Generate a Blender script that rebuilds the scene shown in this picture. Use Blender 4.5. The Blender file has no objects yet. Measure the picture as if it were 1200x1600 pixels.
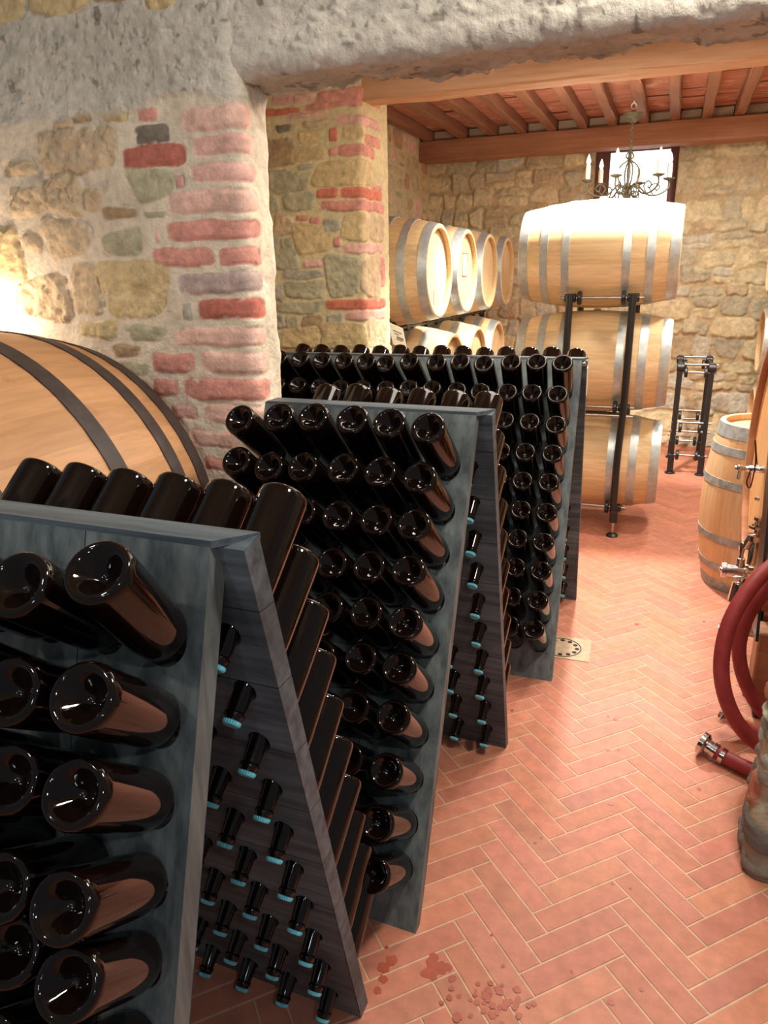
import bpy, bmesh, math, random
import numpy as np
from mathutils import Vector, Matrix

S = bpy.context.scene
COL = S.collection
PI = math.pi

# ------------------------------------------------------------------ camera
CAM_F, CAM_P, CAM_Y, CAM_R, CAM_H = 1138.67, math.radians(17.888), math.radians(21.107), math.radians(-0.974), 1.65
def cam_axes():
    cy, sy, cp, sp = math.cos(CAM_Y), math.sin(CAM_Y), math.cos(CAM_P), math.sin(CAM_P)
    f0, r, u0 = Vector((-sy, cy, 0)), Vector((cy, sy, 0)), Vector((0, 0, 1))
    f, u = f0 * cp - u0 * sp, u0 * cp + f0 * sp
    cr, sr = math.cos(CAM_R), math.sin(CAM_R)
    return r * cr + u * sr, u * cr - r * sr, f
AR, AU, AF = cam_axes()
cd = bpy.data.cameras.new('camera')
cam = bpy.data.objects.new('camera', cd)
COL.objects.link(cam)
m = Matrix((AR, AU, -AF)).transposed().to_4x4()
m.translation = (0, 0, CAM_H)
cam.matrix_world = m
cd.sensor_fit = 'HORIZONTAL'
cd.sensor_width = 36
cd.lens = CAM_F * 36 / 1200
cd.clip_start = 0.02
S.camera = cam

# ------------------------------------------------------------------ exposure, world, lamps and added fills
S.view_settings.view_transform = 'Standard'
S.view_settings.look = 'None'
S.view_settings.exposure = 0.0
S.view_settings.gamma = 1.0
S.view_settings.use_curve_mapping = False
w = bpy.data.worlds.new('world')
S.world = w
w.use_nodes = True
w.node_tree.nodes['Background'].inputs[0].default_value = (0.90, 0.95, 1.0, 1)
w.node_tree.nodes['Background'].inputs[1].default_value = 0.17

def lamp(name, kind, loc, energy, color, size=0.1, target=None, spot=None, blend=0.5):
    l = bpy.data.lights.new(name, kind)
    l.energy = energy
    l.color = color
    if kind == 'AREA':
        l.shape = 'DISK'
        l.size = size
    else:
        l.shadow_soft_size = size
    if spot:
        l.spot_size = math.radians(spot)
        l.spot_blend = blend
    o = bpy.data.objects.new(name, l)
    COL.objects.link(o)
    o.location = loc
    if target:
        o.rotation_euler = (Vector(target) - Vector(loc)).to_track_quat('-Z', 'Y').to_euler()
    return o
NEUT = (1.0, 0.945, 0.86)
WARM, WARMW, COOL = (1.0, 0.80, 0.58), (1.0, 0.915, 0.80), (0.88, 0.94, 1.0)
lamp('uplight', 'POINT', (-2.12, 1.80, 1.56), 5.0, (1.0, 0.80, 0.60), 0.03)
lamp('bay_lamp', 'AREA', (-0.05, 2.80, 2.58), 40, WARMW, 1.2, (-0.05, 2.80, 0))
lamp('front_lamp', 'AREA', (0.45, 1.25, 2.90), 38, WARMW, 0.30, (0.30, 1.45, 0))
lamp('barrel_spot', 'SPOT', (-0.45, 4.95, 2.80), 560, NEUT, 0.08, (-0.45, 5.06, 0), 110, 0.5)
lamp('cellar_fill', 'AREA', (0.35, 6.10, 2.82), 34, NEUT, 0.25, (0.45, 6.10, 0))  # general fill added for the far cellar, no fixture behind it
lamp('cellar_fill_side', 'AREA', (0.60, 4.60, 2.82), 40, NEUT, 0.25, (0.60, 4.60, 0))  # second added fill, brightens the right of the far cellar
lamp('cellar_fill_glow', 'POINT', (-0.75, 5.75, 2.25), 13, NEUT, 0.15)  # weak unseen fill added to lift the rafters and tiles
lamp('behind_camera_fill', 'POINT', (-1.00, -0.35, 2.55), 24, (1.0, 0.95, 0.88), 0.05)  # added fill behind the camera for wall and rack fronts, no real lamp
lamp('behind_camera_fill', 'POINT', (0.75, -0.55, 2.55), 28, (0.97, 0.97, 1.0), 0.05)  # its counterpart on the right, also added fill
lamp('behind_camera_fill', 'POINT', (-0.35, -1.30, 2.20), 11, COOL, 0.04)  # small cool light added for glints in the bottle bottoms
lamp('behind_camera_fill', 'POINT', (0.45, -1.70, 2.05), 12, COOL, 0.04)  # another added cool light for the same glints
lamp('bay_side_fill', 'POINT', (-0.95, 2.75, 2.50), 9, WARMW, 0.08)  # made-up point light, added to brighten the middle wall

# ------------------------------------------------------------------ helpers
def srgb(r, g, b):
    f = lambda c: c / 12.92 if c <= 0.04045 else ((c + 0.055) / 1.055) ** 2.4
    return (f(r / 255), f(g / 255), f(b / 255))

def ray(px, py):
    return AF + AR * ((px - 600) / CAM_F) - AU * ((py - 800) / CAM_F)
def at_y(px, py, Y):
    d = ray(px, py)
    return Vector((0, 0, CAM_H)) + d * (Y / d.y)
def at_x(px, py, X):
    d = ray(px, py)
    return Vector((0, 0, CAM_H)) + d * (X / d.x)

def material(name, c1, c2=None, scale=8.0, stretch=(1, 1, 1), rough=0.6, metal=0.0, bump=0.0, bscale=None,
             attr=None, contrast=(0.35, 0.65), detail=6.0, emit=None, spec=0.5, seams=None, dirt=None, bdist=0.01):
    mt = bpy.data.materials.new(name)
    mt.use_nodes = True
    nt = mt.node_tree
    N, L = nt.nodes, nt.links
    b = N['Principled BSDF']
    b.inputs['Roughness'].default_value = rough
    b.inputs['Metallic'].default_value = metal
    b.inputs['Specular IOR Level'].default_value = spec
    if emit:
        b.inputs['Emission Color'].default_value = (*emit[0], 1)
        b.inputs['Emission Strength'].default_value = emit[1]
    b.inputs['Base Color'].default_value = (*c1, 1)
    if c2 is None and not attr and not bump:
        return mt
    tc = N.new('ShaderNodeTexCoord')
    mp = N.new('ShaderNodeMapping')
    mp.inputs['Scale'].default_value = stretch
    L.new(tc.outputs['Object'], mp.inputs['Vector'])
    nz = N.new('ShaderNodeTexNoise')
    nz.inputs['Scale'].default_value = scale
    nz.inputs['Detail'].default_value = detail
    nz.inputs['Roughness'].default_value = 0.62
    L.new(mp.outputs['Vector'], nz.inputs['Vector'])
    out = None
    if c2 is not None:
        rp = N.new('ShaderNodeMapRange')
        rp.inputs['From Min'].default_value, rp.inputs['From Max'].default_value = contrast
        L.new(nz.outputs['Fac'], rp.inputs['Value'])
        mx = N.new('ShaderNodeMix')
        mx.data_type = 'RGBA'
        L.new(rp.outputs['Result'], mx.inputs['Factor'])
        mx.inputs['A'].default_value = (*c1, 1)
        mx.inputs['B'].default_value = (*c2, 1)
        out = mx.outputs['Result']
    if attr:
        at = N.new('ShaderNodeAttribute')
        at.attribute_name = attr
        if out is None:
            out = at.outputs['Color']
        else:
            mm = N.new('ShaderNodeMix')
            mm.data_type = 'RGBA'
            mm.blend_type = 'MULTIPLY'
            mm.inputs['Factor'].default_value = 1
            L.new(at.outputs['Color'], mm.inputs['A'])
            L.new(out, mm.inputs['B'])
            out = mm.outputs['Result']
    if dirt:      # large darker blotches: (colour, scale, from, to)
        n2 = N.new('ShaderNodeTexNoise')
        n2.inputs['Scale'].default_value = dirt[1]
        n2.inputs['Detail'].default_value = 5
        L.new(tc.outputs['Object'], n2.inputs['Vector'])
        r2 = N.new('ShaderNodeMapRange')
        r2.inputs['From Min'].default_value, r2.inputs['From Max'].default_value = dirt[2], dirt[3]
        L.new(n2.outputs['Fac'], r2.inputs['Value'])
        m2 = N.new('ShaderNodeMix')
        m2.data_type = 'RGBA'
        L.new(r2.outputs['Result'], m2.inputs['Factor'])
        L.new(out, m2.inputs['A'])
        m2.inputs['B'].default_value = (*dirt[0], 1)
        out = m2.outputs['Result']
    if seams:     # dark joints between boards: (axis, offset, period, half width)
        sp = N.new('ShaderNodeSeparateXYZ')
        L.new(tc.outputs['Object'], sp.inputs[0])
        def mth(op, a, v):
            n = N.new('ShaderNodeMath')
            n.operation = op
            L.new(a, n.inputs[0])
            n.inputs[1].default_value = v
            return n.outputs[0]
        f = mth('FRACT', mth('DIVIDE', mth('ADD', sp.outputs[seams[0]], seams[1] + 40 * seams[2]), seams[2]), 0)
        lt = mth('LESS_THAN', f, 2 * seams[3] / seams[2])
        m3 = N.new('ShaderNodeMix')
        m3.data_type = 'RGBA'
        L.new(lt, m3.inputs['Factor'])
        L.new(out, m3.inputs['A'])
        m3.inputs['B'].default_value = (0.012, 0.014, 0.015, 1)
        out = m3.outputs['Result']
    if out is not None:
        L.new(out, b.inputs['Base Color'])
    if bump:
        n3 = nz
        if bscale:
            n3 = N.new('ShaderNodeTexNoise')
            n3.inputs['Scale'].default_value = bscale
            n3.inputs['Detail'].default_value = 8
            n3.inputs['Roughness'].default_value = 0.65
            L.new(mp.outputs['Vector'], n3.inputs['Vector'])
        bp = N.new('ShaderNodeBump')
        bp.inputs['Strength'].default_value = bump
        bp.inputs['Distance'].default_value = bdist
        L.new(n3.outputs['Fac'], bp.inputs['Height'])
        L.new(bp.outputs['Normal'], b.inputs['Normal'])
    return mt

def link(name, bm_or_mesh, mat=None, parent=None, smooth=False, angle=None):
    if isinstance(bm_or_mesh, bmesh.types.BMesh):
        me = bpy.data.meshes.new(name)
        bmesh.ops.recalc_face_normals(bm_or_mesh, faces=bm_or_mesh.faces)
        bm_or_mesh.to_mesh(me)
        bm_or_mesh.free()
    else:
        me = bm_or_mesh
    if mat:
        me.materials.append(mat)
    if smooth:
        me.polygons.foreach_set('use_smooth', [True] * len(me.polygons))
        if angle:
            try:
                me.set_sharp_from_angle(angle=math.radians(angle))
            except Exception:
                pass
    o = bpy.data.objects.new(name, me)
    COL.objects.link(o)
    if parent:
        o.parent = parent
    return o

def tag(o, label, cat, group=None, kind=None):
    o['label'] = label
    o['category'] = cat
    if group:
        o['group'] = group
    if kind:
        o['kind'] = kind
    return o
def structure(o, label=None):
    o['kind'] = 'structure'
    if label:
        o['label'] = label
    return o
def thing(name, label, cat, loc=(0, 0, 0), rot=(0, 0, 0), group=None):
    o = bpy.data.objects.new(name, None)
    o.empty_display_size = 0.05
    COL.objects.link(o)
    o.location = loc
    o.rotation_euler = rot
    return tag(o, label, cat, group)
def copy_tree(o, parent=None):
    c = o.copy()
    COL.objects.link(c)
    c.parent = parent
    for ch in list(o.children):
        copy_tree(ch, c)
    return c

def box(bm, lo, hi, M=None, bevel=0.0, seg=1):
    vs = [bm.verts.new((x, y, z)) for x in (lo[0], hi[0]) for y in (lo[1], hi[1]) for z in (lo[2], hi[2])]
    idx = [(0, 1, 3, 2), (4, 6, 7, 5), (0, 4, 5, 1), (2, 3, 7, 6), (0, 2, 6, 4), (1, 5, 7, 3)]
    fs = [bm.faces.new([vs[i] for i in f]) for f in idx]
    bmesh.ops.recalc_face_normals(bm, faces=fs)
    if bevel:
        es = list({e for f in fs for e in f.edges})
        r = bmesh.ops.bevel(bm, geom=es, offset=bevel, segments=seg, affect='EDGES', profile=0.5)
        vs = list({v for f in r['faces'] for v in f.verts} | {v for v in vs if v.is_valid})
    if M is not None:
        bmesh.ops.transform(bm, matrix=M, verts=[v for v in vs if v.is_valid])
    return vs

def frame_from(d):
    d = Vector(d).normalized()
    a = Vector((0, 0, 1)) if abs(d.z) < 0.9 else Vector((1, 0, 0))
    x = d.cross(a).normalized()
    return x, d.cross(x).normalized(), d

def tube(bm, pts, r, seg=12, caps=True, radii=None):
    pts = [Vector(p) for p in pts]
    rings = []
    X = None
    for i, p in enumerate(pts):
        d = (pts[min(i + 1, len(pts) - 1)] - pts[max(i - 1, 0)]).normalized()
        if X is None:
            X = frame_from(d)[0]
        X = (X - d * X.dot(d)).normalized()
        Y = d.cross(X)
        rr = radii[i] if radii else r
        rings.append([bm.verts.new(p + (X * math.cos(2 * PI * k / seg) + Y * math.sin(2 * PI * k / seg)) * rr) for k in range(seg)])
    for a, b in zip(rings, rings[1:]):
        for k in range(seg):
            bm.faces.new((a[k], a[(k + 1) % seg], b[(k + 1) % seg], b[k]))
    if caps:
        bm.faces.new(rings[0][::-1])
        bm.faces.new(rings[-1])
    return rings

def spline(pts, n=8):
    pts = [Vector(p) for p in pts]
    out = []
    P = [pts[0] * 2 - pts[1]] + pts + [pts[-1] * 2 - pts[-2]]
    for i in range(1, len(P) - 2):
        a, b, c, d = P[i - 1], P[i], P[i + 1], P[i + 2]
        for k in range(n):
            t = k / n
            out.append(0.5 * (2 * b + (c - a) * t + (2 * a - 5 * b + 4 * c - d) * t * t + (3 * b - a - 3 * c + d) * t ** 3))
    out.append(pts[-1])
    return out

def lathe(bm, prof, seg=32, M=None, closed=False):
    """prof: (r, s) pairs, revolved about local Z (s along Z)."""
    M = M or Matrix()
    rings = []
    for r, s in prof:
        if r < 1e-6:
            rings.append([bm.verts.new(M @ Vector((0, 0, s)))])
        else:
            rings.append([bm.verts.new(M @ Vector((r * math.cos(2 * PI * k / seg), r * math.sin(2 * PI * k / seg), s))) for k in range(seg)])
    pairs = list(zip(rings, rings[1:])) + ([(rings[-1], rings[0])] if closed else [])
    for a, b in pairs:
        if len(a) == 1 and len(b) == 1:
            continue
        for k in range(seg):
            j = (k + 1) % seg
            if len(a) == 1:
                bm.faces.new((a[0], b[k], b[j]))
            elif len(b) == 1:
                bm.faces.new((a[k], a[j], b[0]))
            else:
                bm.faces.new((a[k], a[j], b[j], b[k]))
    return rings

RX = Matrix.Rotation(PI / 2, 4, 'Y')       # local Z -> world X

# numpy value noise
_rs = np.random.RandomState(7)
_T = _rs.rand(256, 256)
def vnoise(x, y):
    xi, yi = np.floor(x).astype(int), np.floor(y).astype(int)
    fx, fy = x - xi, y - yi
    fx, fy = fx * fx * (3 - 2 * fx), fy * fy * (3 - 2 * fy)
    a, b = _T[xi % 256, yi % 256], _T[(xi + 1) % 256, yi % 256]
    c, d = _T[xi % 256, (yi + 1) % 256], _T[(xi + 1) % 256, (yi + 1) % 256]
    return (a * (1 - fx) + b * fx) * (1 - fy) + (c * (1 - fx) + d * fx) * fy
def fbm(x, y, o=4):
    s, a, t = 0, 1.0, 0
    for k in range(o):
        s = s + a * vnoise(x * 2 ** k + 17.3 * k, y * 2 ** k + 5.1 * k)
        t += a
        a *= 0.55
    return s / t - 0.5
def sstep(a, b, x):
    t = np.clip((x - a) / (b - a), 0, 1)
    return t * t * (3 - 2 * t)

def corner_path(pts, r, res):
    """Polyline in the plane with rounded corners; returns arrays x, y, nx, ny, u. res: spacing for each leg."""
    P, Nn = [], []
    n = len(pts)
    pts = [Vector((*p, 0)) for p in pts]
    dirs = [(pts[i + 1] - pts[i]).normalized() for i in range(n - 1)]
    nor = lambda d: Vector((d.y, -d.x, 0))
    for i in range(n - 1):
        a, b = pts[i], pts[i + 1]
        if i > 0:
            a = a + dirs[i] * r
        if i < n - 2:
            b = b - dirs[i] * r
        k = max(1, int((b - a).length / res[i]))
        for j in range(k + 1):
            P.append(a + (b - a) * j / k)
            Nn.append(nor(dirs[i]))
        if i < n - 2:
            d0, d1 = dirs[i], dirs[i + 1]
            turn = d0.x * d1.y - d0.y * d1.x        # left turn > 0
            c = b + (nor(d0) * -1 if turn > 0 else nor(d0)) * r
            for t in (0.2, 0.4, 0.6, 0.8):
                nn = (nor(d0) * math.cos(t * PI / 2) + nor(d1) * math.sin(t * PI / 2)).normalized()
                P.append(c + nn * (r if turn > 0 else -r))
                Nn.append(nn)
    u = [0.0]
    for p, q in zip(P, P[1:]):
        u.append(u[-1] + (q - p).length)
    return np.array([[p.x, p.y] for p in P]), np.array([[q.x, q.y] for q in Nn]), np.array(u)

def sheet(name, pos, nor, ext, vs, h, col, mat, keep=None):
    """pos, nor: (n,3) along u; ext: unit vector along v; h (n,m); col (n,m,3)."""
    n, mm = h.shape
    V = pos[:, None, :] + ext[None, None, :] * vs[None, :, None] + nor[:, None, :] * h[:, :, None]
    me = bpy.data.meshes.new(name)
    idx = np.arange(n * mm).reshape(n, mm)
    q = np.stack([idx[:-1, :-1], idx[1:, :-1], idx[1:, 1:], idx[:-1, 1:]], -1).reshape(-1, 4)
    if keep is not None:
        q = q[keep[:-1, :-1].ravel()]
    me.vertices.add(n * mm)
    me.vertices.foreach_set('co', V.reshape(-1).astype(np.float32))
    me.loops.add(len(q) * 4)
    me.loops.foreach_set('vertex_index', q.reshape(-1).astype(np.int32))
    me.polygons.add(len(q))
    me.polygons.foreach_set('loop_start', np.arange(0, len(q) * 4, 4, dtype=np.int32))
    me.update(calc_edges=True)
    ca = me.color_attributes.new('col', 'FLOAT_COLOR', 'POINT')
    c4 = np.ones((n * mm, 4), np.float32)
    c4[:, :3] = col.reshape(-1, 3)
    ca.data.foreach_set('color', c4.reshape(-1))
    me.validate()
    me.polygons.foreach_set('use_smooth', [True] * len(me.polygons))
    o = link(name, me, mat)
    return structure(o)

def paint(U, V, stones, mortar, seed=0, warp=0.012, mbump=0.003, mfreq=30.0, smear=0.9, edge=0.012):
    """Stones: (uc, vc, half_w, half_h, power, colour, bump, rough). Returns height and colour."""
    s = seed * 13.7
    n1, n2 = fbm(U * 11 + s, V * 11 + 3, 3), fbm(U * 11 + 40 + s, V * 11 + 9, 3)
    n3 = fbm(U * 55 + s, V * 55 + 21, 4)
    n4 = fbm(U * 7 + 80 + s, V * 7 + 2, 4)
    h = mbump * (fbm(U * mfreq, V * mfreq + s, 4) + 0.6 * n4) * 2
    col = np.array(mortar)[None, None, :] * (1 + 0.35 * n4 + 0.25 * n3)[:, :, None]
    us, vs = U[:, 0], V[0, :]
    k = seed * 31
    Uw, Vw = U + warp * n1 * 2, V + warp * n2 * 2
    for (uc, vc, hw, hh, p, c, bump, rough) in stones:
        pad = warp + 0.01
        i0, i1 = np.searchsorted(us, [uc - hw - pad, uc + hw + pad])
        j0, j1 = np.searchsorted(vs, [vc - hh - pad, vc + hh + pad])
        if i1 - i0 < 2 or j1 - j0 < 2:
            continue
        sl = (slice(i0, i1), slice(j0, j1))
        k += 1
        q1, q2 = _T[k % 256, 3] - 0.5, _T[k % 256, 9] - 0.5
        du, dv = Uw[sl] - uc, Vw[sl] - vc
        if p < 5.5:
            du, dv = du * (1 + 0.5 * q1 * dv / hh), dv * (1 + 0.7 * q2 * du / hw)
        d = (np.abs(du / hw) ** p + np.abs(dv / hh) ** p) ** (1 / p)
        sz = min(hw, hh)
        e = min(0.4, (0.004 if p >= 5.5 else 0.008) / sz)
        mask = 1 - sstep(1 - e * 0.6, 1 + e * 0.2, d)
        mask = mask * sstep(-0.30, -0.06, fbm(U[sl] * 30 + 7, V[sl] * 30 + uc, 3) + (1 - d) * smear)
        prof = (1 - sstep(1 - min(0.75, edge / sz), 1.0, d)) * (0.75 + 0.5 * q1 * du / hw + 0.5 * q2 * dv / hh)
        hs = bump * prof + rough * mask * (fbm(U[sl] * 34 + uc * 9, V[sl] * 34 + vc * 5, 4) * 2.6)
        h[sl] = np.where(mask > 0, h[sl] * (1 - mask) + mask * hs, h[sl])
        cc = np.array(c)[None, None, :] * (1 + 0.55 * fbm(U[sl] * 18 + vc * 31, V[sl] * 18 + uc * 17, 4) + 0.45 * n3[sl])[:, :, None]
        col[sl] = col[sl] * (1 - mask[:, :, None]) + cc * mask[:, :, None]
    return h, np.clip(col, 0.004, 1)

def rubble(rng, u0, u1, v0, v1, hr, wr, palette, bump, rough, gap=0.012, p=(2.6, 4.0), jit=0.012):
    out = []
    v = v0
    while v < v1:
        H = rng.uniform(*hr)
        u = u0 - rng.uniform(0, wr[0])
        while u < u1:
            W = rng.uniform(*wr) * (0.6 + 0.4 * H / hr[1])
            hh = H
            vv = v
            if rng.random() < 0.22 and H > hr[0] * 1.3:       # two thin stones in the course
                s = rng.uniform(0.35, 0.6)
                for a, b in ((0, s), (s, 1)):
                    out.append((u + W / 2, v + H * (a + b) / 2, max(0.012, W / 2 - gap / 2), max(0.01, H * (b - a) / 2 - gap / 2),
                                rng.uniform(*p), rng.choice(palette), bump * rng.uniform(0.5, 1.2), rough))
            else:
                out.append((u + W / 2 + rng.uniform(-jit, jit) * .3, vv + hh / 2 + rng.uniform(-jit, jit), max(0.012, W / 2 - gap / 2),
                            max(0.01, hh / 2 - gap / 2 + rng.uniform(-jit, jit) * .6), rng.uniform(*p), rng.choice(palette),
                            bump * rng.uniform(0.5, 1.3), rough))
            u += W
        v += H
    return out

# ------------------------------------------------------------------ materials
M_STONE = material('stone_masonry', (1.10, 1.11, 1.12), (1.32, 1.32, 1.32), 38, (1, 1, 1), 0.9, bump=0.8, bscale=95, attr='col', spec=0.25, bdist=0.006)
M_FLOOR = material('terracotta_floor', (0.86, 0.86, 0.86), (1.10, 1.10, 1.10), 22, (1, 1, 1), 0.52, bump=0.18, bscale=120, attr='col', spec=0.35,
                   bdist=0.002)
M_OAK = material('barrel_oak', (0.88, 0.86, 0.82), (1.08, 1.06, 1.04), 5, (1.0, 14, 14), 0.55, bump=0.12, bscale=40, attr='col', spec=0.3, bdist=0.002)
M_HEAD = material('barrel_head_oak', (0.88, 0.86, 0.82), (1.08, 1.06, 1.04), 5, (14, 14, 1.0), 0.55, bump=0.1, attr='col', spec=0.3, bdist=0.002)
M_HOOP = material('galvanised_hoop', (0.40, 0.44, 0.43), (0.52, 0.56, 0.54), 30, rough=0.42, metal=0.55)
M_OLDHOOP = material('worn_hoop', (0.24, 0.26, 0.25), (0.42, 0.43, 0.41), 25, rough=0.6, metal=0.35)
M_DARKHOOP = material('dark_hoop', srgb(62, 52, 50), srgb(82, 70, 66), 18, rough=0.55, spec=0.4)
M_BLACK = material('black_steel', (0.012, 0.011, 0.011), rough=0.38, spec=0.5)
M_STEEL = material('stainless_steel', (0.62, 0.61, 0.60), rough=0.16, metal=1.0)
M_ROD = material('bright_rod', (0.35, 0.33, 0.31), rough=0.3, metal=0.9)
M_RACK = material('stained_rack_wood', srgb(74, 83, 85), srgb(126, 134, 133), 4.0, (9, 9, 0.8), 0.5, bump=0.25, bscale=9,
                  contrast=(0.32, 0.68), seams=('X', 0.2240, 0.2265, 0.0009), dirt=(srgb(46, 54, 57), 3.0, 0.52, 0.75), spec=0.35, attr='col', bdist=0.003)
M_RACKB = material('stained_rack_wood_crosswise', srgb(60, 70, 77), srgb(104, 115, 121), 4.0, (0.8, 9, 9), 0.5, bump=0.25, bscale=9,
                   contrast=(0.32, 0.68), seams=('Z', 0.02, 0.150, 0.0011), dirt=(srgb(42, 50, 55), 3.0, 0.52, 0.75), spec=0.35, attr='col', bdist=0.003)
M_GLASS = material('dark_bottle_glass', (0.0050, 0.0022, 0.0016), rough=0.06, spec=0.42)
M_CAP = material('crown_cap_teal', srgb(98, 190, 208), rough=0.35, metal=0.0, spec=0.6)
M_BEAM = material('chestnut_beam', srgb(150, 100, 72), srgb(184, 132, 98), 3.0, (0.7, 10, 10), 0.7, bump=0.35, contrast=(0.3, 0.7),
                  dirt=(srgb(120, 76, 52), 2.0, 0.55, 0.8), bdist=0.006)
M_BEAMP = material('sawn_pine_beam', srgb(186, 138, 104), srgb(214, 170, 132), 3.0, (0.7, 10, 10), 0.7, bump=0.3, contrast=(0.3, 0.7), bdist=0.006)
M_BEAMY = material('chestnut_rafter', srgb(128, 84, 60), srgb(162, 112, 82), 3.0, (10, 0.7, 10), 0.7, bump=0.35, contrast=(0.3, 0.7), bdist=0.006)
M_PIAN = material('terracotta_pianelle', srgb(180, 104, 76), srgb(216, 160, 134), 4, (1.2, 7, 1), 0.85, bump=0.3, contrast=(0.35, 0.7),
                  dirt=(srgb(228, 196, 172), 6.0, 0.6, 0.72))
M_PLASTER = material('plain_plaster', srgb(176, 160, 136), srgb(196, 180, 156), 4, rough=0.9, bump=0.3)
M_HOSE = material('red_rubber_hose', srgb(140, 48, 50), srgb(158, 60, 60), 20, rough=0.5, spec=0.35)
M_VAT = material('vat_wood', (0.88, 0.85, 0.82), (1.08, 1.05, 1.03), 4, (1, 10, 10), 0.5, bump=0.15, attr='col', spec=0.35, bdist=0.003,
                 dirt=(srgb(150, 96, 62), 9.0, 0.66, 0.8))
M_CASK = material('cask_wood', (0.88, 0.85, 0.82), (1.08, 1.05, 1.03), 4, (10, 1, 10), 0.5, bump=0.15, attr='col', spec=0.35, bdist=0.003,
                  dirt=(srgb(150, 92, 58), 7.0, 0.66, 0.8))
M_IRON = material('old_bronze_iron', srgb(84, 80, 62), srgb(118, 112, 88), 40, rough=0.65, metal=0.1)
M_CANDLE = material('candle_sleeve', srgb(246, 240, 226), rough=0.5)
M_BULB = material('candle_bulb', srgb(255, 246, 230), rough=0.3, emit=((1.0, 0.88, 0.7), 3.0))
M_WINWOOD = material('window_wood', srgb(96, 52, 44), srgb(120, 70, 58), 6, (8, 8, 1), 0.5)
M_PAPER = material('white_paper', srgb(232, 228, 218), rough=0.7)
M_INK = material('grey_print', srgb(120, 116, 110), rough=0.8)
M_DRAIN = material('drain_concrete', srgb(168, 144, 116), srgb(188, 164, 136), 30, rough=0.8, bump=0.2)
M_HOLE = material('drain_hole', (0.01, 0.008, 0.006), rough=0.9)
M_STAIN = material('wine_stain', srgb(176, 84, 60), srgb(160, 74, 52), 20, rough=0.4)
M_SKY = material('daylight_sky', (0, 0, 0), emit=((0.95, 0.98, 1.0), 5.0))

# ------------------------------------------------------------------ floor: herringbone terracotta tiles
def build_floor():
    rng = random.Random(3)
    Lb, Wb, ch, J = 0.276, 0.068, 0.0014, 0.0042
    X0, Y0, X1, Y1 = -2.6, -1.2, 1.75, 7.9
    c = math.sqrt(0.5)
    verts, faces, cols = [], [], []
    base = np.array(srgb(194, 125, 100))
    def brick(u0, v0, u1, v1):
        uc, vc = (u0 + u1) / 2, (v0 + v1) / 2
        x, y = (uc - vc) * c - 0.15, (uc + vc) * c + 1.34
        if not (X0 - .2 < x < X1 + .2 and Y0 - .2 < y < Y1 + .2):
            return
        k = len(verts)
        dz = rng.uniform(-0.0006, 0)
        for ins, z in ((J / 2, -0.006), (J / 2, -ch + dz), (J / 2 + ch, dz)):
            for (a, b) in ((u0 + ins, v0 + ins), (u1 - ins, v0 + ins), (u1 - ins, v1 - ins), (u0 + ins, v1 - ins)):
                verts.append(((a - b) * c - 0.15, (a + b) * c + 1.34, z))
        for r in (0, 4):
            for i in range(4):
                j = (i + 1) % 4
                faces.append((k + r + i, k + r + j, k + r + 4 + j, k + r + 4 + i))
        faces.append((k + 8, k + 9, k + 10, k + 11))
        t = base * (1 + rng.uniform(-0.10, 0.10)) * np.array([1, 1 + rng.uniform(-.06, .06), 1 + rng.uniform(-.08, .08)])
        cols.extend([tuple(t)] * 12)
    for k in range(-60, 140):
        for mm in range(-24, 24):
            a, b = k * Wb + mm * Lb, k * Wb - mm * Lb
            brick(a, b, a + Lb, b + Wb)
            brick(a + Lb, b + Wb - Lb, a + Lb + Wb, b + Wb)
    k = len(verts)
    verts.extend([(X0, Y0, -0.0016), (X1, Y0, -0.0016), (X1, Y1, -0.0016), (X0, Y1, -0.0016)])
    faces.append((k, k + 1, k + 2, k + 3))
    cols.extend([srgb(202, 168, 138)] * 4)
    me = bpy.data.meshes.new('floor')
    me.from_pydata(verts, [], faces)
    ca = me.color_attributes.new('col', 'FLOAT_COLOR', 'POINT')
    a = np.ones((len(verts), 4), np.float32)
    a[:, :3] = np.array(cols)
    ca.data.foreach_set('color', a.reshape(-1))
    return structure(link('floor', me, M_FLOOR))
build_floor()

# ------------------------------------------------------------------ masonry walls
RED, PALE, PINK, DRED = srgb(208, 148, 134), srgb(226, 186, 170), srgb(218, 174, 162), srgb(190, 116, 100)
TAN, OCH, GRN, GRY, BRN, DGR = srgb(202, 180, 148), srgb(204, 182, 138), srgb(178, 172, 144), srgb(174, 168, 152), srgb(170, 146, 114), srgb(130, 122, 110)
CONC = srgb(200, 194, 180)

def concrete(U, V, seed=0):
    n = fbm(U * 9 + seed, V * 9, 5)
    n2 = fbm(U * 40 + seed, V * 40 + 7, 4)
    pit = sstep(0.20, 0.30, fbm(U * 62 + 11 + seed, V * 62 + 5, 2))
    slab = fbm(U * 22 + 3, V * 34 + 50, 3)
    h = 0.012 * n + 0.012 * slab + 0.009 * n2 - 0.006 * pit
    t = (1 + 0.5 * n + 0.3 * n2)[:, :, None]
    col = np.array(CONC)[None, None, :] * t
    dk = sstep(0.225, 0.27, fbm(U * 26 + 91, V * 26 + 15 + seed, 3))[:, :, None]
    col = col * (1 - 0.6 * dk) + np.array(srgb(96, 84, 72)) * 0.6 * dk
    return h, col

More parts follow.
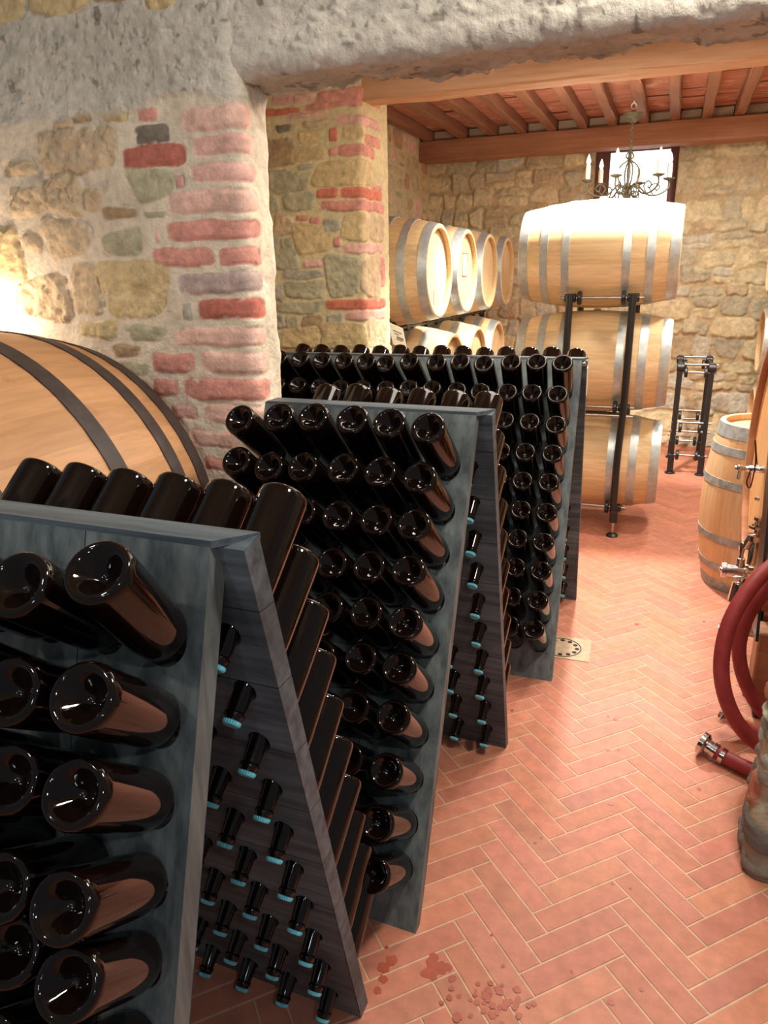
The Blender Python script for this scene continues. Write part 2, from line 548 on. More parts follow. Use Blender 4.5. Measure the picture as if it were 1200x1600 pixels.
def wall_front():
    Yf = 1.95
    xe = -1.165
    P, Nn, u = corner_path([(-2.75, Yf), (xe, Yf), (xe, Yf + 0.19), (-2.75, Yf + 0.19)], 0.035, [0.0043, 0.0045, 0.08])
    vs = np.concatenate([np.arange(0, 0.85, 0.05), np.arange(0.85, 2.62, 0.0043), [2.75, 2.95]])
    U, V = np.meshgrid(u, vs, indexing='ij')
    uf = lambda x: x + 2.75
    def st(Z, c, bump=0.007, rough=0.003, p=4.0, origin=(0, 100), sc=2.857):
        x0, y0, x1, y1 = [Z[0] / sc + origin[0], Z[1] / sc + origin[1], Z[2] / sc + origin[0], Z[3] / sc + origin[1]]
        a, b = at_y(x0, (y0 + y1) / 2, Yf), at_y(x1, (y0 + y1) / 2, Yf)
        t, bb = at_y((x0 + x1) / 2, y0, Yf), at_y((x0 + x1) / 2, y1, Yf)
        ub = uf(b.x)
        if x1 > 374:
            ub = uf(xe) + 0.07
        g = 1.10 if p < 5.5 else 1.02
        return ((uf(a.x) + ub) / 2, (t.z + bb.z) / 2, (ub - uf(a.x)) / 2 * g, (t.z - bb.z) / 2 * g, p, c, bump, rough)
    rng = random.Random(5)
    fill = rubble(rng, 0, uf(-1.66), 0.0, 1.3, (0.09, 0.16), (0.12, 0.30), [TAN, OCH, GRN, BRN], 0.006, 0.006, 0.04)
    fill += rubble(rng, 0, uf(-2.28), 1.3, 2.4, (0.09, 0.16), (0.12, 0.30), [TAN, OCH, GRN, BRN], 0.006, 0.006, 0.04)
    S1 = []
    B = [((805, 180, 1120, 290), PALE), ((620, 195, 705, 255), RED), ((605, 270, 758, 355), DGR), ((552, 355, 835, 462), DRED),
         ((862, 305, 1120, 405), PINK), ((858, 440, 1120, 530), PINK), ((785, 488, 830, 555), PINK), ((750, 560, 1120, 665), PALE),
         ((742, 692, 1135, 785), RED), ((692, 735, 712, 800), PINK), ((678, 815, 960, 905), RED), ((980, 815, 1145, 905), RED),
         ((800, 930, 1150, 1028), srgb(190, 168, 160)), ((885, 1050, 1160, 1140), DRED), ((818, 1062, 860, 1140), GRY),
         ((785, 1175, 1172, 1262), PALE), ((678, 1290, 870, 1378), RED), ((900, 1285, 1172, 1385), PALE), ((685, 1405, 795, 1480), RED),
         ((820, 1405, 1180, 1500), RED), ((770, 1520, 885, 1590), PINK), ((915, 1520, 1180, 1605), PALE), ((857, 1630, 1065, 1715), PALE),
         ((1085, 1630, 1180, 1715), PALE), ((908, 1757, 1000, 1815), RED), ((1020, 1757, 1180, 1815), PINK)]
    for z, c in B:
        S1.append(st(z, c, 0.008, 0.0022, 6.0))
    for k in range(9):                       # quoin bricks further down behind the racks
        z = 0.95 - k * 0.085
        ww = 0.24 if k % 2 else 0.15
        S1.append((uf(xe) + 0.03 - ww / 2 + .02, z, ww / 2 + .02, 0.028, 6, [RED, PALE, PINK][k % 3], 0.008, 0.002))
    R = [((440, 130, 580, 265), OCH, .011), ((320, 205, 410, 265), BRN, .006), ((230, 215, 315, 290), TAN, .010), ((180, 290, 515, 485), TAN, .013),
         ((20, 430, 165, 500), TAN, .012), ((590, 470, 775, 605), GRN, .006), ((370, 555, 460, 655), TAN, .012), ((190, 500, 360, 665), TAN, .016),
         ((50, 550, 215, 670), TAN, .016), ((460, 640, 610, 690), BRN, .006), ((645, 655, 735, 685), GRN, .004), ((215, 700, 395, 860), TAN, .012),
         ((460, 745, 630, 850), GRN, .008), ((-60, 745, 100, 960), OCH, .013), ((105, 755, 185, 835), TAN, .012), ((80, 950, 310, 1135), TAN, .014),
         ((330, 890, 455, 1110), TAN, .010), ((455, 885, 745, 1125), OCH, .008), ((-80, 1040, 60, 1130), TAN, .012), ((360, 1150, 520, 1225), OCH, .010),
         ((570, 1165, 735, 1240), GRN, .006), ((505, 1255, 630, 1310), BRN, .006), ((540, 1330, 660, 1390), GRN, .006), ((600, 1420, 670, 1500), TAN, .006)]
    for z, c, b in R:
        S1.append(st(z, c, b, b * 0.8, 4.2))
    h, col = paint(U, V, fill, srgb(204, 188, 164), 1, 0.014, 0.004, 16)
    # the mapped part of the wall gets its own stones on clean mortar
    h2, col2 = paint(U, V, S1, srgb(218, 204, 182), 1, 0.009, 0.009, 12, 0.6, 0.016)
    inside = ((U > uf(-2.26)) & (V > 1.3)) | (U > uf(-1.64))
    h, col = np.where(inside, h2, h), np.where(inside[:, :, None], col2, col)
    # the rough concrete band over the wall
    hc, cc = concrete(U, V)
    edge = 2.135 + 0.05 * fbm(U * 5, V * 5 + 3, 3) * 2 + 0.012 * fbm(U * 30, V * 30, 2)
    mk = sstep(-0.012, 0.012, V - edge)
    h = h * (1 - mk) + (hc + 0.006) * mk
    col = col * (1 - mk[:, :, None]) + cc * mk[:, :, None]
    top = [((50, -20, 150, 22), OCH), ((-40, -20, 42, 34), OCH), ((150, -20, 200, 6), BRN), ((228, -20, 275, 12), OCH)]
    t3 = [st(z, c, .012, .006, 2.8, (0, 0), 1.0) for z, c in top]
    h3, c3 = paint(U, V, t3, CONC, 4, 0.02, 0.004, 20)
    for s in t3:
        d = ((np.abs(U - s[0]) / (s[2] * 1.05)) ** 3 + (np.abs(V - s[1]) / (s[3] * 1.05)) ** 3) < 1
        h, col = np.where(d, h3, h), np.where(d[:, :, None], c3, col)
    pos = np.c_[P, np.zeros(len(P))]
    nor = np.c_[Nn, np.zeros(len(P))]
    return sheet('wall_front', pos, nor, np.array([0, 0, 1.0]), vs, h, col, M_STONE)
wall_front()

def lintel():
    # cross-section in (Y, Z): front face down, rounded lower edge, underside to the back, back face up
    zb, y0, y1 = 2.168, 1.955, 2.17
    P, Nn, u = corner_path([(y0, 2.95), (y0, zb), (y1, zb), (y1, 2.62)], 0.045, [0.006, 0.006, 0.03])
    Nn = -Nn
    vs = np.concatenate([np.arange(-1.24, 0.75, 0.006), np.arange(0.8, 1.75, 0.05)])
    U, V = np.meshgrid(u, vs, indexing='ij')
    h, col = concrete(V * 0.9 + 3, U * 1.3, 5)
    # ragged, mossy lower arris
    ua = (2.95 - zb)
    arr = np.exp(-((U - (ua + 0.16)) / 0.05) ** 2)
    h = h + arr * 0.028 * fbm(V * 14, U * 9, 4) * 2
    dk = (arr * sstep(0.0, 0.2, fbm(V * 9 + 5, U * 20, 3)))[:, :, None]
    col = col * (1 - 0.55 * dk) + np.array(srgb(110, 104, 78)) * 0.55 * dk
    # smoother trowelled strokes on the lower part
    pos = np.c_[np.zeros(len(P)), P]
    nor = np.c_[np.zeros(len(P)), Nn]
    return sheet('beam_concrete_lintel', pos, nor, np.array([1.0, 0, 0]), vs, h, col, M_STONE)
lintel()

def wall_middle():
    Yf, xe, dep = 3.82, -1.565, 0.40
    P, Nn, u = corner_path([(-2.45, Yf), (xe, Yf), (xe, Yf + dep), (-2.45, Yf + dep)], 0.02, [0.006, 0.006, 0.08])
    vs = np.concatenate([np.arange(0, 1.1, 0.06), np.arange(1.1, 2.64, 0.006)])
    U, V = np.meshgrid(u, vs, indexing='ij')
    u_c = xe + 2.45
    def uv(Wx, Wy):
        px, py = 380 + Wx / 3.72, 130 + Wy / 3.72
        p = at_y(px, py, Yf)
        if p.x <= xe:
            return p.x + 2.45, p.z
        p = at_x(px, py, xe)
        return u_c + (p.y - Yf), p.z
    def st(Z, c, bump=0.012, rough=0.003, p=4.0):
        ym, xm = (Z[1] + Z[3]) / 2, (Z[0] + Z[2]) / 2
        a, b = uv(Z[0], ym)[0], uv(Z[2], ym)[0]
        xr = min(xm, 640)
        t, bb = uv(xr, Z[1])[1], uv(xr, Z[3])[1]
        g = 1.10 if p < 5.5 else 1.04
        return ((a + b) / 2, (t + bb) / 2, (b - a) / 2 * g, (t - bb) / 2 * g, p, c, bump, rough)
    S2 = []
    for z in [(170, 60, 290, 125), (295, 55, 412, 108), (417, 25, 790, 100), (50, 150, 330, 190), (355, 105, 690, 148), (232, 170, 500, 200),
              (540, 180, 790, 240), (700, 285, 790, 350), (555, 355, 755, 425), (500, 265, 548, 345), (505, 375, 548, 420), (425, 612, 550, 670),
              (565, 605, 800, 668), (740, 570, 800, 606), (450, 678, 815, 742), (305, 768, 375, 802), (385, 780, 450, 818), (525, 890, 568, 948),
              (580, 930, 805, 992), (350, 1032, 465, 1075), (480, 1258, 825, 1320), (595, 1322, 825, 1385), (785, 1010, 815, 1190)]:
        S2.append(st(z, random.Random(z[0]).choice([RED, RED, PINK, srgb(206, 124, 104)]), 0.013, 0.002, 6))
    for z, c in [((60, 210, 155, 275), OCH), ((190, 240, 275, 285), DGR), ((345, 215, 505, 260), TAN), ((320, 280, 440, 355), OCH),
                 ((250, 315, 290, 370), GRN), ((580, 240, 690, 320), OCH), ((25, 330, 300, 490), BRN), ((295, 370, 485, 450), OCH),
                 ((315, 470, 410, 505), GRY), ((420, 450, 745, 595), OCH), ((150, 515, 380, 635), GRN), ((30, 510, 120, 590), GRY),
                 ((35, 590, 130, 765), OCH), ((150, 665, 210, 750), GRN), ((240, 635, 410, 740), GRN), ((65, 795, 115, 890), GRY),
                 ((125, 795, 170, 880), GRN), ((180, 765, 295, 885), TAN), ((300, 820, 510, 985), OCH), ((470, 790, 570, 860), GRY),
                 ((580, 755, 710, 912), OCH), ((720, 755, 810, 912), TAN), ((75, 895, 205, 965), GRY), ((220, 905, 285, 980), GRN),
                 ((75, 970, 320, 1080), GRN), ((490, 1005, 680, 1235), GRN), ((690, 1005, 785, 1245), TAN), ((235, 1085, 470, 1140), GRY),
                 ((245, 1148, 465, 1250), GRN), ((85, 1095, 150, 1275), srgb(186, 138, 88)), ((180, 1180, 235, 1265), GRY), ((195, 1272, 450, 1340), GRN),
                 ((125, 1345, 240, 1420), GRY), ((250, 1355, 320, 1430), GRN), ((340, 1350, 465, 1450), BRN), ((490, 1340, 580, 1405), GRY),
                 ((120, 1440, 225, 1495), GRY), ((230, 1420, 440, 1560), OCH), ((465, 1395, 715, 1600), OCH), ((725, 1390, 825, 1600), TAN)]:
        S2.append(st(z, c, 0.012, 0.005, 4.6))
    rng = random.Random(11)
    fill = rubble(rng, 0, u_c + .4, 0.0, 1.25, (0.08, 0.15), (0.1, 0.28), [OCH, GRN, TAN, GRY], 0.012, 0.005)
    h, col = paint(U, V, fill, srgb(176, 160, 116), 2, 0.012)
    h2, col2 = paint(U, V, S2, srgb(208, 194, 154), 2, 0.010, 0.005, 25, 0.9, 0.007)
    ins = V > 1.27
    h, col = np.where(ins, h2, h), np.where(ins[:, :, None], col2, col)
    return sheet('wall_middle', np.c_[P, np.zeros(len(P))], np.c_[Nn, np.zeros(len(P))], np.array([0, 0, 1.0]), vs, h, col, M_STONE)
wall_middle()

def wall_left():
    xw = -2.42
    P, Nn, u = corner_path([(xw, 4.20), (xw, 7.72)], 0.02, [0.010])
    vs = np.concatenate([np.arange(0, 1.6, 0.06), np.arange(1.6, 3.0, 0.010)])
    U, V = np.meshgrid(u, vs, indexing='ij')
    rng = random.Random(21)
    stn = rubble(rng, 0, 3.6, 0, 3.0, (0.10, 0.22), (0.12, 0.34), [TAN, OCH, GRN, TAN, srgb(190, 150, 120), PALE], 0.010, 0.005, 0.03, (2.2, 3.2), 0.02)
    h, col = paint(U, V, stn, srgb(206, 190, 152), 3, 0.02, 0.005, 20)
    return sheet('wall_left', np.c_[P, np.zeros(len(P))], np.c_[Nn, np.zeros(len(P))], np.array([0, 0, 1.0]), vs, h, col, M_STONE)
wall_left()

WX0, WX1, WZ0, WZ1 = -0.80, -0.07, 2.02, 2.80
def wall_back():
    Yf = 7.70
    P, Nn, u = corner_path([(-2.45, Yf), (1.75, Yf)], 0.02, [0.0105])
    vs = np.concatenate([np.arange(0, 3.02, 0.0105)])
    U, V = np.meshgrid(u, vs, indexing='ij')
    rng = random.Random(34)
    A = [srgb(200, 188, 152), srgb(192, 180, 150), srgb(208, 192, 154), srgb(180, 172, 146), srgb(202, 188, 152), srgb(186, 168, 136), srgb(194, 188, 168)]
    stn = rubble(rng, 0, 4.3, 0, 3.1, (0.09, 0.24), (0.12, 0.48), A, 0.036, 0.008, 0.008, (3.6, 7.0), 0.022)
    h, col = paint(U, V, stn, srgb(186, 166, 130), 6, 0.026, 0.006, 18, 2.0, 0.010)
    X = U - 2.45
    keep = ~((X > WX0) & (X < WX1) & (V > WZ0) & (V < WZ1))
    return sheet('wall_back', np.c_[P, np.zeros(len(P))], np.c_[Nn, np.zeros(len(P))], np.array([0, 0, 1.0]), vs, h, col, M_STONE, keep)
wall_back()

def pier_right():
    x0, y0, y1 = 0.362, 1.93, 2.10
    P, Nn, u = corner_path([(1.75, y1), (x0, y1), (x0, y0), (1.75, y0)], 0.03, [0.04, 0.006, 0.010])
    vs = np.concatenate([np.arange(0, 1.5, 0.006), np.arange(1.5, 2.3, 0.012)])
    U, V = np.meshgrid(u, vs, indexing='ij')
    rng = random.Random(8)
    pal = [srgb(150, 146, 134), srgb(132, 128, 116), srgb(176, 168, 150), srgb(168, 104, 84), srgb(140, 132, 118), srgb(120, 116, 108)]
    stn = rubble(rng, 0, u[-1], 0.0, 2.4, (0.055, 0.12), (0.09, 0.26), pal, 0.014, 0.006, 0.014)
    h, col = paint(U, V, stn, srgb(176, 166, 142), 9, 0.014, 0.005, 22)
    h = h + 0.012 * (1 - sstep(0.20, 0.26, V)) + 0.010 * fbm(U * 5 + 2, V * 5, 3) + 0.006 * (1 - sstep(0.0, 1.1, V))
    foot_tone = ((1 - sstep(0.10, 0.28, V + 0.08 * fbm(U * 6, V * 6, 3))))[:, :, None]      # darker grey towards the foot
    col = col * (1 - 0.55 * foot_tone) + np.array(srgb(96, 90, 86)) * 0.55 * foot_tone
    return sheet('wall_right_pier', np.c_[P, np.zeros(len(P))], np.c_[Nn, np.zeros(len(P))], np.array([0, 0, 1.0]), vs, h, col, M_STONE)
pier_right()

def plain(name, lo, hi, mat):
    bm = bmesh.new()
    box(bm, lo, hi)
    return structure(link(name, bm, mat))
plain('wall_right', (1.75, 1.93, 0), (1.95, 7.95, 3.1), M_PLASTER)
plain('wall_left_bay', (-2.55, 2.14, 0), (-2.45, 3.83, 2.7), M_PLASTER)
plain('ceiling_bay', (-2.5, 2.10, 2.66), (1.8, 3.95, 2.72), M_PLASTER)
plain('ceiling_front', (-2.8, 0.2, 3.0), (1.9, 2.16, 3.06), M_PLASTER)

# ------------------------------------------------------------------ timber ceiling over the far cellar
def timber(name, lo, hi, mat, seed, axis, label):
    """A rough-sawn beam: a box cut into stations with small random offsets."""
    rng = random.Random(seed)
    bm = bmesh.new()
    n = 18
    rings = []
    for i in range(n + 1):
        t = i / n
        o = [rng.uniform(-0.004, 0.004) for _ in range(8)]
        b = 0.008
        c = []
        if axis == 'x':
            x = lo[0] + (hi[0] - lo[0]) * t
            yz = [(lo[1] + b, lo[2]), (hi[1] - b, lo[2]), (hi[1], lo[2] + b), (hi[1], hi[2] - b), (hi[1] - b, hi[2]), (lo[1] + b, hi[2]), (lo[1], hi[2] - b), (lo[1], lo[2] + b)]
            c = [(x, y + o[k] , z + o[(k + 3) % 8]) for k, (y, z) in enumerate(yz)]
        else:
            y = lo[1] + (hi[1] - lo[1]) * t
            xz = [(lo[0] + b, lo[2]), (hi[0] - b, lo[2]), (hi[0], lo[2] + b), (hi[0], hi[2] - b), (hi[0] - b, hi[2]), (lo[0] + b, hi[2]), (lo[0], hi[2] - b), (lo[0], lo[2] + b)]
            c = [(x + o[k], y, z + o[(k + 3) % 8]) for k, (x, z) in enumerate(xz)]
        rings.append([bm.verts.new(p) for p in c])
    for a, b in zip(rings, rings[1:]):
        for k in range(8):
            bm.faces.new((a[k], a[(k + 1) % 8], b[(k + 1) % 8], b[k]))
    bm.faces.new(rings[0])
    bm.faces.new(rings[-1][::-1])
    return structure(link(name, bm, mat), label)
timber('ceiling_beam', (-1.62, 3.84, 2.500), (1.75, 4.00, 2.63), M_BEAMP, 1, 'x', 'pale sawn beam edge under the concrete lintel')
timber('ceiling_beam', (-2.42, 7.36, 2.70), (1.75, 7.58, 2.875), M_BEAM, 2, 'x', 'heavy chestnut beam across the back wall above the window')
RAFX = [-2.33, -1.989, -1.705, -1.431, -1.160, -0.888, -0.634, -0.378, -0.125, 0.124, 0.374, 0.63, 0.89, 1.15, 1.42]
for k, x in enumerate(RAFX):
    timber('ceiling_rafter', (x - 0.04, 3.98, 2.876), (x + 0.04, 7.66, 2.965), M_BEAMY, 10 + k, 'y', None)
def pianelle():
    rng = random.Random(9)
    bm = bmesh.new()
    lay = bm.loops.layers.float_color.new('col')
    y = 3.96
    while y < 7.7:
        for a, b in zip([-2.6] + RAFX, RAFX + [1.8]):
            z = 2.966 + rng.uniform(0, 0.006)
            v = [bm.verts.new(p) for p in ((a + .001, y, z), (b - .001, y, z + rng.uniform(-.002, .002)), (b - .001, y + 0.146, z), (a + .001, y + 0.146, z + rng.uniform(-.003, .003)))]
            bm.faces.new(v)
        y += 0.15
    v = [bm.verts.new(p) for p in ((-2.6, 3.9, 3.0), (1.9, 3.9, 3.0), (1.9, 8, 3.0), (-2.6, 8, 3.0))]
    bm.faces.new(v)
    structure(link('ceiling', bm, M_PIAN))
    # infill between the rafter feet
    for a, b in zip(RAFX, RAFX[1:]):
        m2 = bmesh.new()
        box(m2, (a + 0.045, 7.44, 2.872), (b - 0.045, 7.5, 2.962))
        structure(link('trim_infill', m2, M_PLASTER))
pianelle()

# window
def window():
    bm = bmesh.new()
    y0, y1 = 7.69, 8.0
    for lo, hi in (((WX0 - .06, y0, WZ0 - .1), (WX0, y1, WZ1 + .1)), ((WX1, y0, WZ0 - .1), (WX1 + .06, y1, WZ1 + .1)),
                   ((WX0 - .06, y0, WZ0 - .1), (WX1 + .06, y1, WZ0)), ((WX0 - .06, y0, WZ1), (WX1 + .06, y1, WZ1 + .1))):
        box(bm, lo, hi)
    structure(link('trim_window_reveal', bm, material('reveal_stone', srgb(168, 148, 114), srgb(190, 168, 132), 9, rough=0.9, bump=0.5)))
    root = bpy.data.objects.new('window_1', None)
    COL.objects.link(root)
    root.location = (0, 7.86, 0)
    structure(root, 'small bright window with dark brown frame behind the chandelier')
    fr = bmesh.new()
    t = 0.075
    for lo, hi in (((WX0, -.03, WZ0), (WX0 + t + .05, .03, WZ1)), ((WX1 - t, -.03, WZ0), (WX1, .03, WZ1)), ((WX0, -.028, WZ0), (WX1, .028, WZ0 + t)),
                   ((WX0, -.028, WZ1 - t), (WX1, .028, WZ1))):
        box(fr, lo, hi, bevel=0.006)
    structure(link('window_frame', fr, M_WINWOOD, root))
    g = bmesh.new()
    box(g, (WX0 + t, -.004, WZ0 + t), (WX1 - t, .004, WZ1 - t))
    gm = bpy.data.materials.new('window_glass')
    gm.use_nodes = True
    b = gm.node_tree.nodes['Principled BSDF']
    b.inputs['Transmission Weight'].default_value = 1
    b.inputs['Roughness'].default_value = 0.05
    structure(link('window_pane', g, gm, root))
    s = bmesh.new()
    v = [s.verts.new(p) for p in ((-2.5, 9.2, 0.8), (1.5, 9.2, 0.8), (1.5, 9.2, 4.2), (-2.5, 9.2, 4.2))]
    s.faces.new(v)
    structure(link('sky', s, M_SKY))
window()

# ------------------------------------------------------------------ bottles and riddling racks
HT, SL, R0, DR, C0, DC, PB, EL = 1.2992, 0.3558, 0.1465, 0.1204, 0.0672, 0.1065, 0.2139, 0.7105
def bottle_mesh():
    bm = bmesh.new()
    pr = [(0, 0.030), (0.004, 0.0295), (0.008, 0.0265), (0.014, 0.021), (0.022, 0.012), (0.029, 0.0045), (0.033, 0.001), (0.0365, -0.0005), (0.040, 0.001),
          (0.0425, 0.004), (0.0438, 0.009), (0.044, 0.016), (0.044, 0.10), (0.044, 0.160), (0.0435, 0.178), (0.042, 0.192), (0.0388, 0.205), (0.0330, 0.217),
          (0.0255, 0.230), (0.0200, 0.243), (0.0175, 0.258), (0.0162, 0.286), (0.0150, 0.296), (0.0150, 0.298), (0.0172, 0.300), (0.0172, 0.306), (0.0150, 0.308),
          (0.0143, 0.310), (0.0140, 0.318), (0.0, 0.318)]
    lathe(bm, pr, 36)
    me = bpy.data.meshes.new('wine_bottle')
    bmesh.ops.recalc_face_normals(bm, faces=bm.faces)
    bm.to_mesh(me)
    bm.free()
    me.materials.append(M_GLASS)
    me.polygons.foreach_set('use_smooth', [True] * len(me.polygons))
    return me
def cap_mesh():
    bm = bmesh.new()
    seg = 42
    rings = []
    for r, s, cr in ((0.0148, 0.3125, 0.0010), (0.0152, 0.316, 0.0008), (0.0140, 0.3195, 0.0002), (0.0120, 0.3205, 0)):
        rings.append([bm.verts.new(((r + cr * math.cos(21 * 2 * PI * k / seg)) * math.cos(2 * PI * k / seg), (r + cr * math.cos(21 * 2 * PI * k / seg)) * math.sin(2 * PI * k / seg), s)) for k in range(seg)])
    for a, b in zip(rings, rings[1:]):
        for k in range(seg):
            bm.faces.new((a[k], a[(k + 1) % seg], b[(k + 1) % seg], b[k]))
    bm.faces.new(rings[-1])
    bm.faces.new(rings[0][::-1])
    me = bpy.data.meshes.new('crown_cap')
    bmesh.ops.recalc_face_normals(bm, faces=bm.faces)
    bm.to_mesh(me)
    bm.free()
    me.materials.append(M_CAP)
    return me
ME_BOTTLE, ME_CAP = bottle_mesh(), cap_mesh()

def panel_mesh(name, ncol, nrow, sgn, slant, y_off, x_right, c0, thick, rowcol, seed, wide_left=None):
    """A slanted board with a round hole for every bottle. Local frame: x to the right (board runs to -x), y to the back, z up."""
    rng = random.Random(seed)
    slen = HT / math.cos(slant)
    W = (wide_left if wide_left else C0 * 2 + DC * (ncol - 1))
    bm = bmesh.new()
    lay = bm.verts.layers.float_color.new('col')
    def P(u, v, n):
        y = sgn * (v * math.sin(slant) + n * math.cos(slant))
        z = HT - v * math.cos(slant) + n * math.sin(slant)
        return Vector((x_right - u, y_off + y, max(0.0, z)))
    shift = math.tan(EL - slant) * thick
    RH = 0.0385
    NS = 24
    tones = {}
    def tone(u, v):
        k = int(u / 0.213) if rowcol == 'col' else 100 + int((v + .05) / 0.155)
        if k not in tones:
            tones[k] = rng.uniform(0.78, 1.12)
        t = tones[k]
        return (t, t * rng.uniform(.99, 1.01), t, 1)
    def V(u, v, n):
        x = bm.verts.new(P(u, v, n))
        x[lay] = tone(u, v)
        return x
    us = [0.0] + [c0 + DC * (j - 0.5) for j in range(ncol + 1)] + [W]
    vs = [0.0] + [R0 + DR * (i - 0.5) for i in range(nrow + 1)] + [slen]
    for n in (0.0, -thick):
        for a in range(len(us) - 1):
            for b in range(len(vs) - 1):
                u0, u1, v0, v1 = us[a], us[a + 1], vs[b], vs[b + 1]
                if u1 - u0 < 1e-5 or v1 - v0 < 1e-5:
                    continue
                if 1 <= a <= ncol and 1 <= b <= nrow:
                    cu, cv = (u0 + u1) / 2, (v0 + v1) / 2
                    inn, outr = [], []
                    cv2 = cv + (shift if n < 0 else 0)
                    rh = 0.0400 if n == 0.0 else 0.0215
                    for k in range(NS):
                        an = 2 * PI * (k + 0.5) / NS
                        cx, cyy = math.cos(an), math.sin(an)
                        t = min((u1 - u0) / 2 / max(abs(cx), 1e-6), (v1 - v0) / 2 / max(abs(cyy), 1e-6))
                        outr.append(V(cu + cx * t, cv + cyy * t, n))
                        inn.append(V(cu + cx * rh, cv2 + cyy * rh * 1.06, n))
                    for k in range(NS):
                        j = (k + 1) % NS
                        bm.faces.new((outr[k], outr[j], inn[j], inn[k]))
                    # fill the four corners
                    for (ca, cb) in ((u0, v0), (u1, v0), (u1, v1), (u0, v1)):
                        ang = math.atan2(cb - cv, ca - cu) % (2 * PI)
                        k = int(ang / (2 * PI) * NS - 0.5) % NS
                        c = V(ca, cb, n)
                        bm.faces.new((outr[k], outr[(k + 1) % NS], c))
                    if n == 0.0:
                        front = getattr(panel_mesh, 'tmp', {})
                        front[(a, b)] = inn
                        panel_mesh.tmp = front
                    else:
                        f = panel_mesh.tmp[(a, b)]
                        for k in range(NS):
                            j = (k + 1) % NS
                            bm.faces.new((f[k], f[j], inn[j], inn[k]))
                else:
                    bm.faces.new((V(u0, v0, n), V(u1, v0, n), V(u1, v1, n), V(u0, v1, n)))
    # edges
    for (a, b) in (((0, 0), (W, 0)), ((W, 0), (W, slen)), ((W, slen), (0, slen)), ((0, slen), (0, 0))):
        bm.faces.new((V(*a, 0), V(*b, 0), V(*b, -thick), V(*a, -thick)))
    bmesh.ops.remove_doubles(bm, verts=bm.verts, dist=1e-5)
    return bm

ORD = ['', 'first', 'second', 'third', 'fourth', 'fifth', 'sixth', 'seventh', 'eighth', 'ninth', 'tenth', 'eleventh', 'twelfth', 'thirteenth', 'fourteenth', 'fifteenth']
ADJ = {
 'far': {(1, 1): (1.7, -2.2), (2, 1): (-0.8, 0.8), (3, 1): (-2.1, -0.8), (4, 1): (-1.4, 0.1), (5, 1): (-0.5, 1.3), (6, 1): (-1.2, 0.3), (7, 1): (-1.5, 1.0), (8, 1): (-0.1, 0.7), (9, 1): (-0.2, 1.4), (10, 1): (1.0, 3.0), (1, 2): (2.7, -3.1), (2, 2): (0.1, -0.3), (3, 2): (0.0, -0.9), (4, 2): (-1.5, 1.2), (5, 2): (-0.9, 1.2), (6, 2): (-0.4, -0.8), (7, 2): (0.2, 0.1), (8, 2): (0.6, -0.7), (9, 2): (0.8, 0.7), (10, 2): (1.1, -0.1), (1, 3): (1.6, -3.4), (2, 3): (-0.2, -1.8), (3, 3): (0.8, -1.4), (4, 3): (-2.0, -0.5), (1, 4): (-1.0, -0.7), (1, 5): (0.9, -2.0), (1, 6): (-0.7, -2.8), (1, 7): (0.2, 3.5), (1, 8): (-4.0, 3.4), (1, 9): (-1.6, -1.3), (1, 10): (-1.6, -1.3), (1, 11): (-1.6, -0.1), (1, 12): (-0.1, 1.1), (1, 13): (0.5, 2.7)},
 'mid': {(1, 6): (-3.6, 1.2), (1, 5): (0.4, -2.7), (1, 4): (2.2, -0.7), (1, 3): (2.1, -3.1), (1, 2): (1.0, -2.1), (1, 1): (-0.8, -1.2), (2, 6): (-1.6, -0.6), (2, 5): (-3.7, 0.3), (2, 4): (-1.7, 2.6), (2, 3): (0.1, -0.3), (2, 2): (-0.1, 0.8), (2, 1): (-1.7, 1.1), (3, 3): (-0.2, -0.9), (3, 2): (0.0, -1.1), (3, 1): (-0.4, 1.4), (4, 3): (-0.7, -0.8), (4, 2): (0.8, 0.8), (4, 1): (1.7, 1.8), (5, 3): (1.3, -1.6), (5, 2): (2.2, -1.8), (5, 1): (-0.5, -1.3), (6, 2): (3.7, -1.4), (6, 1): (2.0, -0.2), (7, 2): (2.8, -0.1), (7, 1): (2.1, 0.1), (8, 1): (-0.9, 0.5), (9, 1): (-3.1, 2.2), (10, 1): (-3.5, 0.2)},
 'near': {(1, 1): (9.0, -11.4), (1, 2): (0.1, -9.2), (2, 1): (-0.0, -11.4), (2, 2): (-3.5, -10.1), (3, 1): (0.5, -10.5), (3, 2): (-1.1, -11.5), (4, 1): (-4.6, -9.7), (5, 1): (1.4, -13.5), (4, 2): (-5.7, -12.1), (5, 2): (3.3, -16.2)}}
KEEP = set()
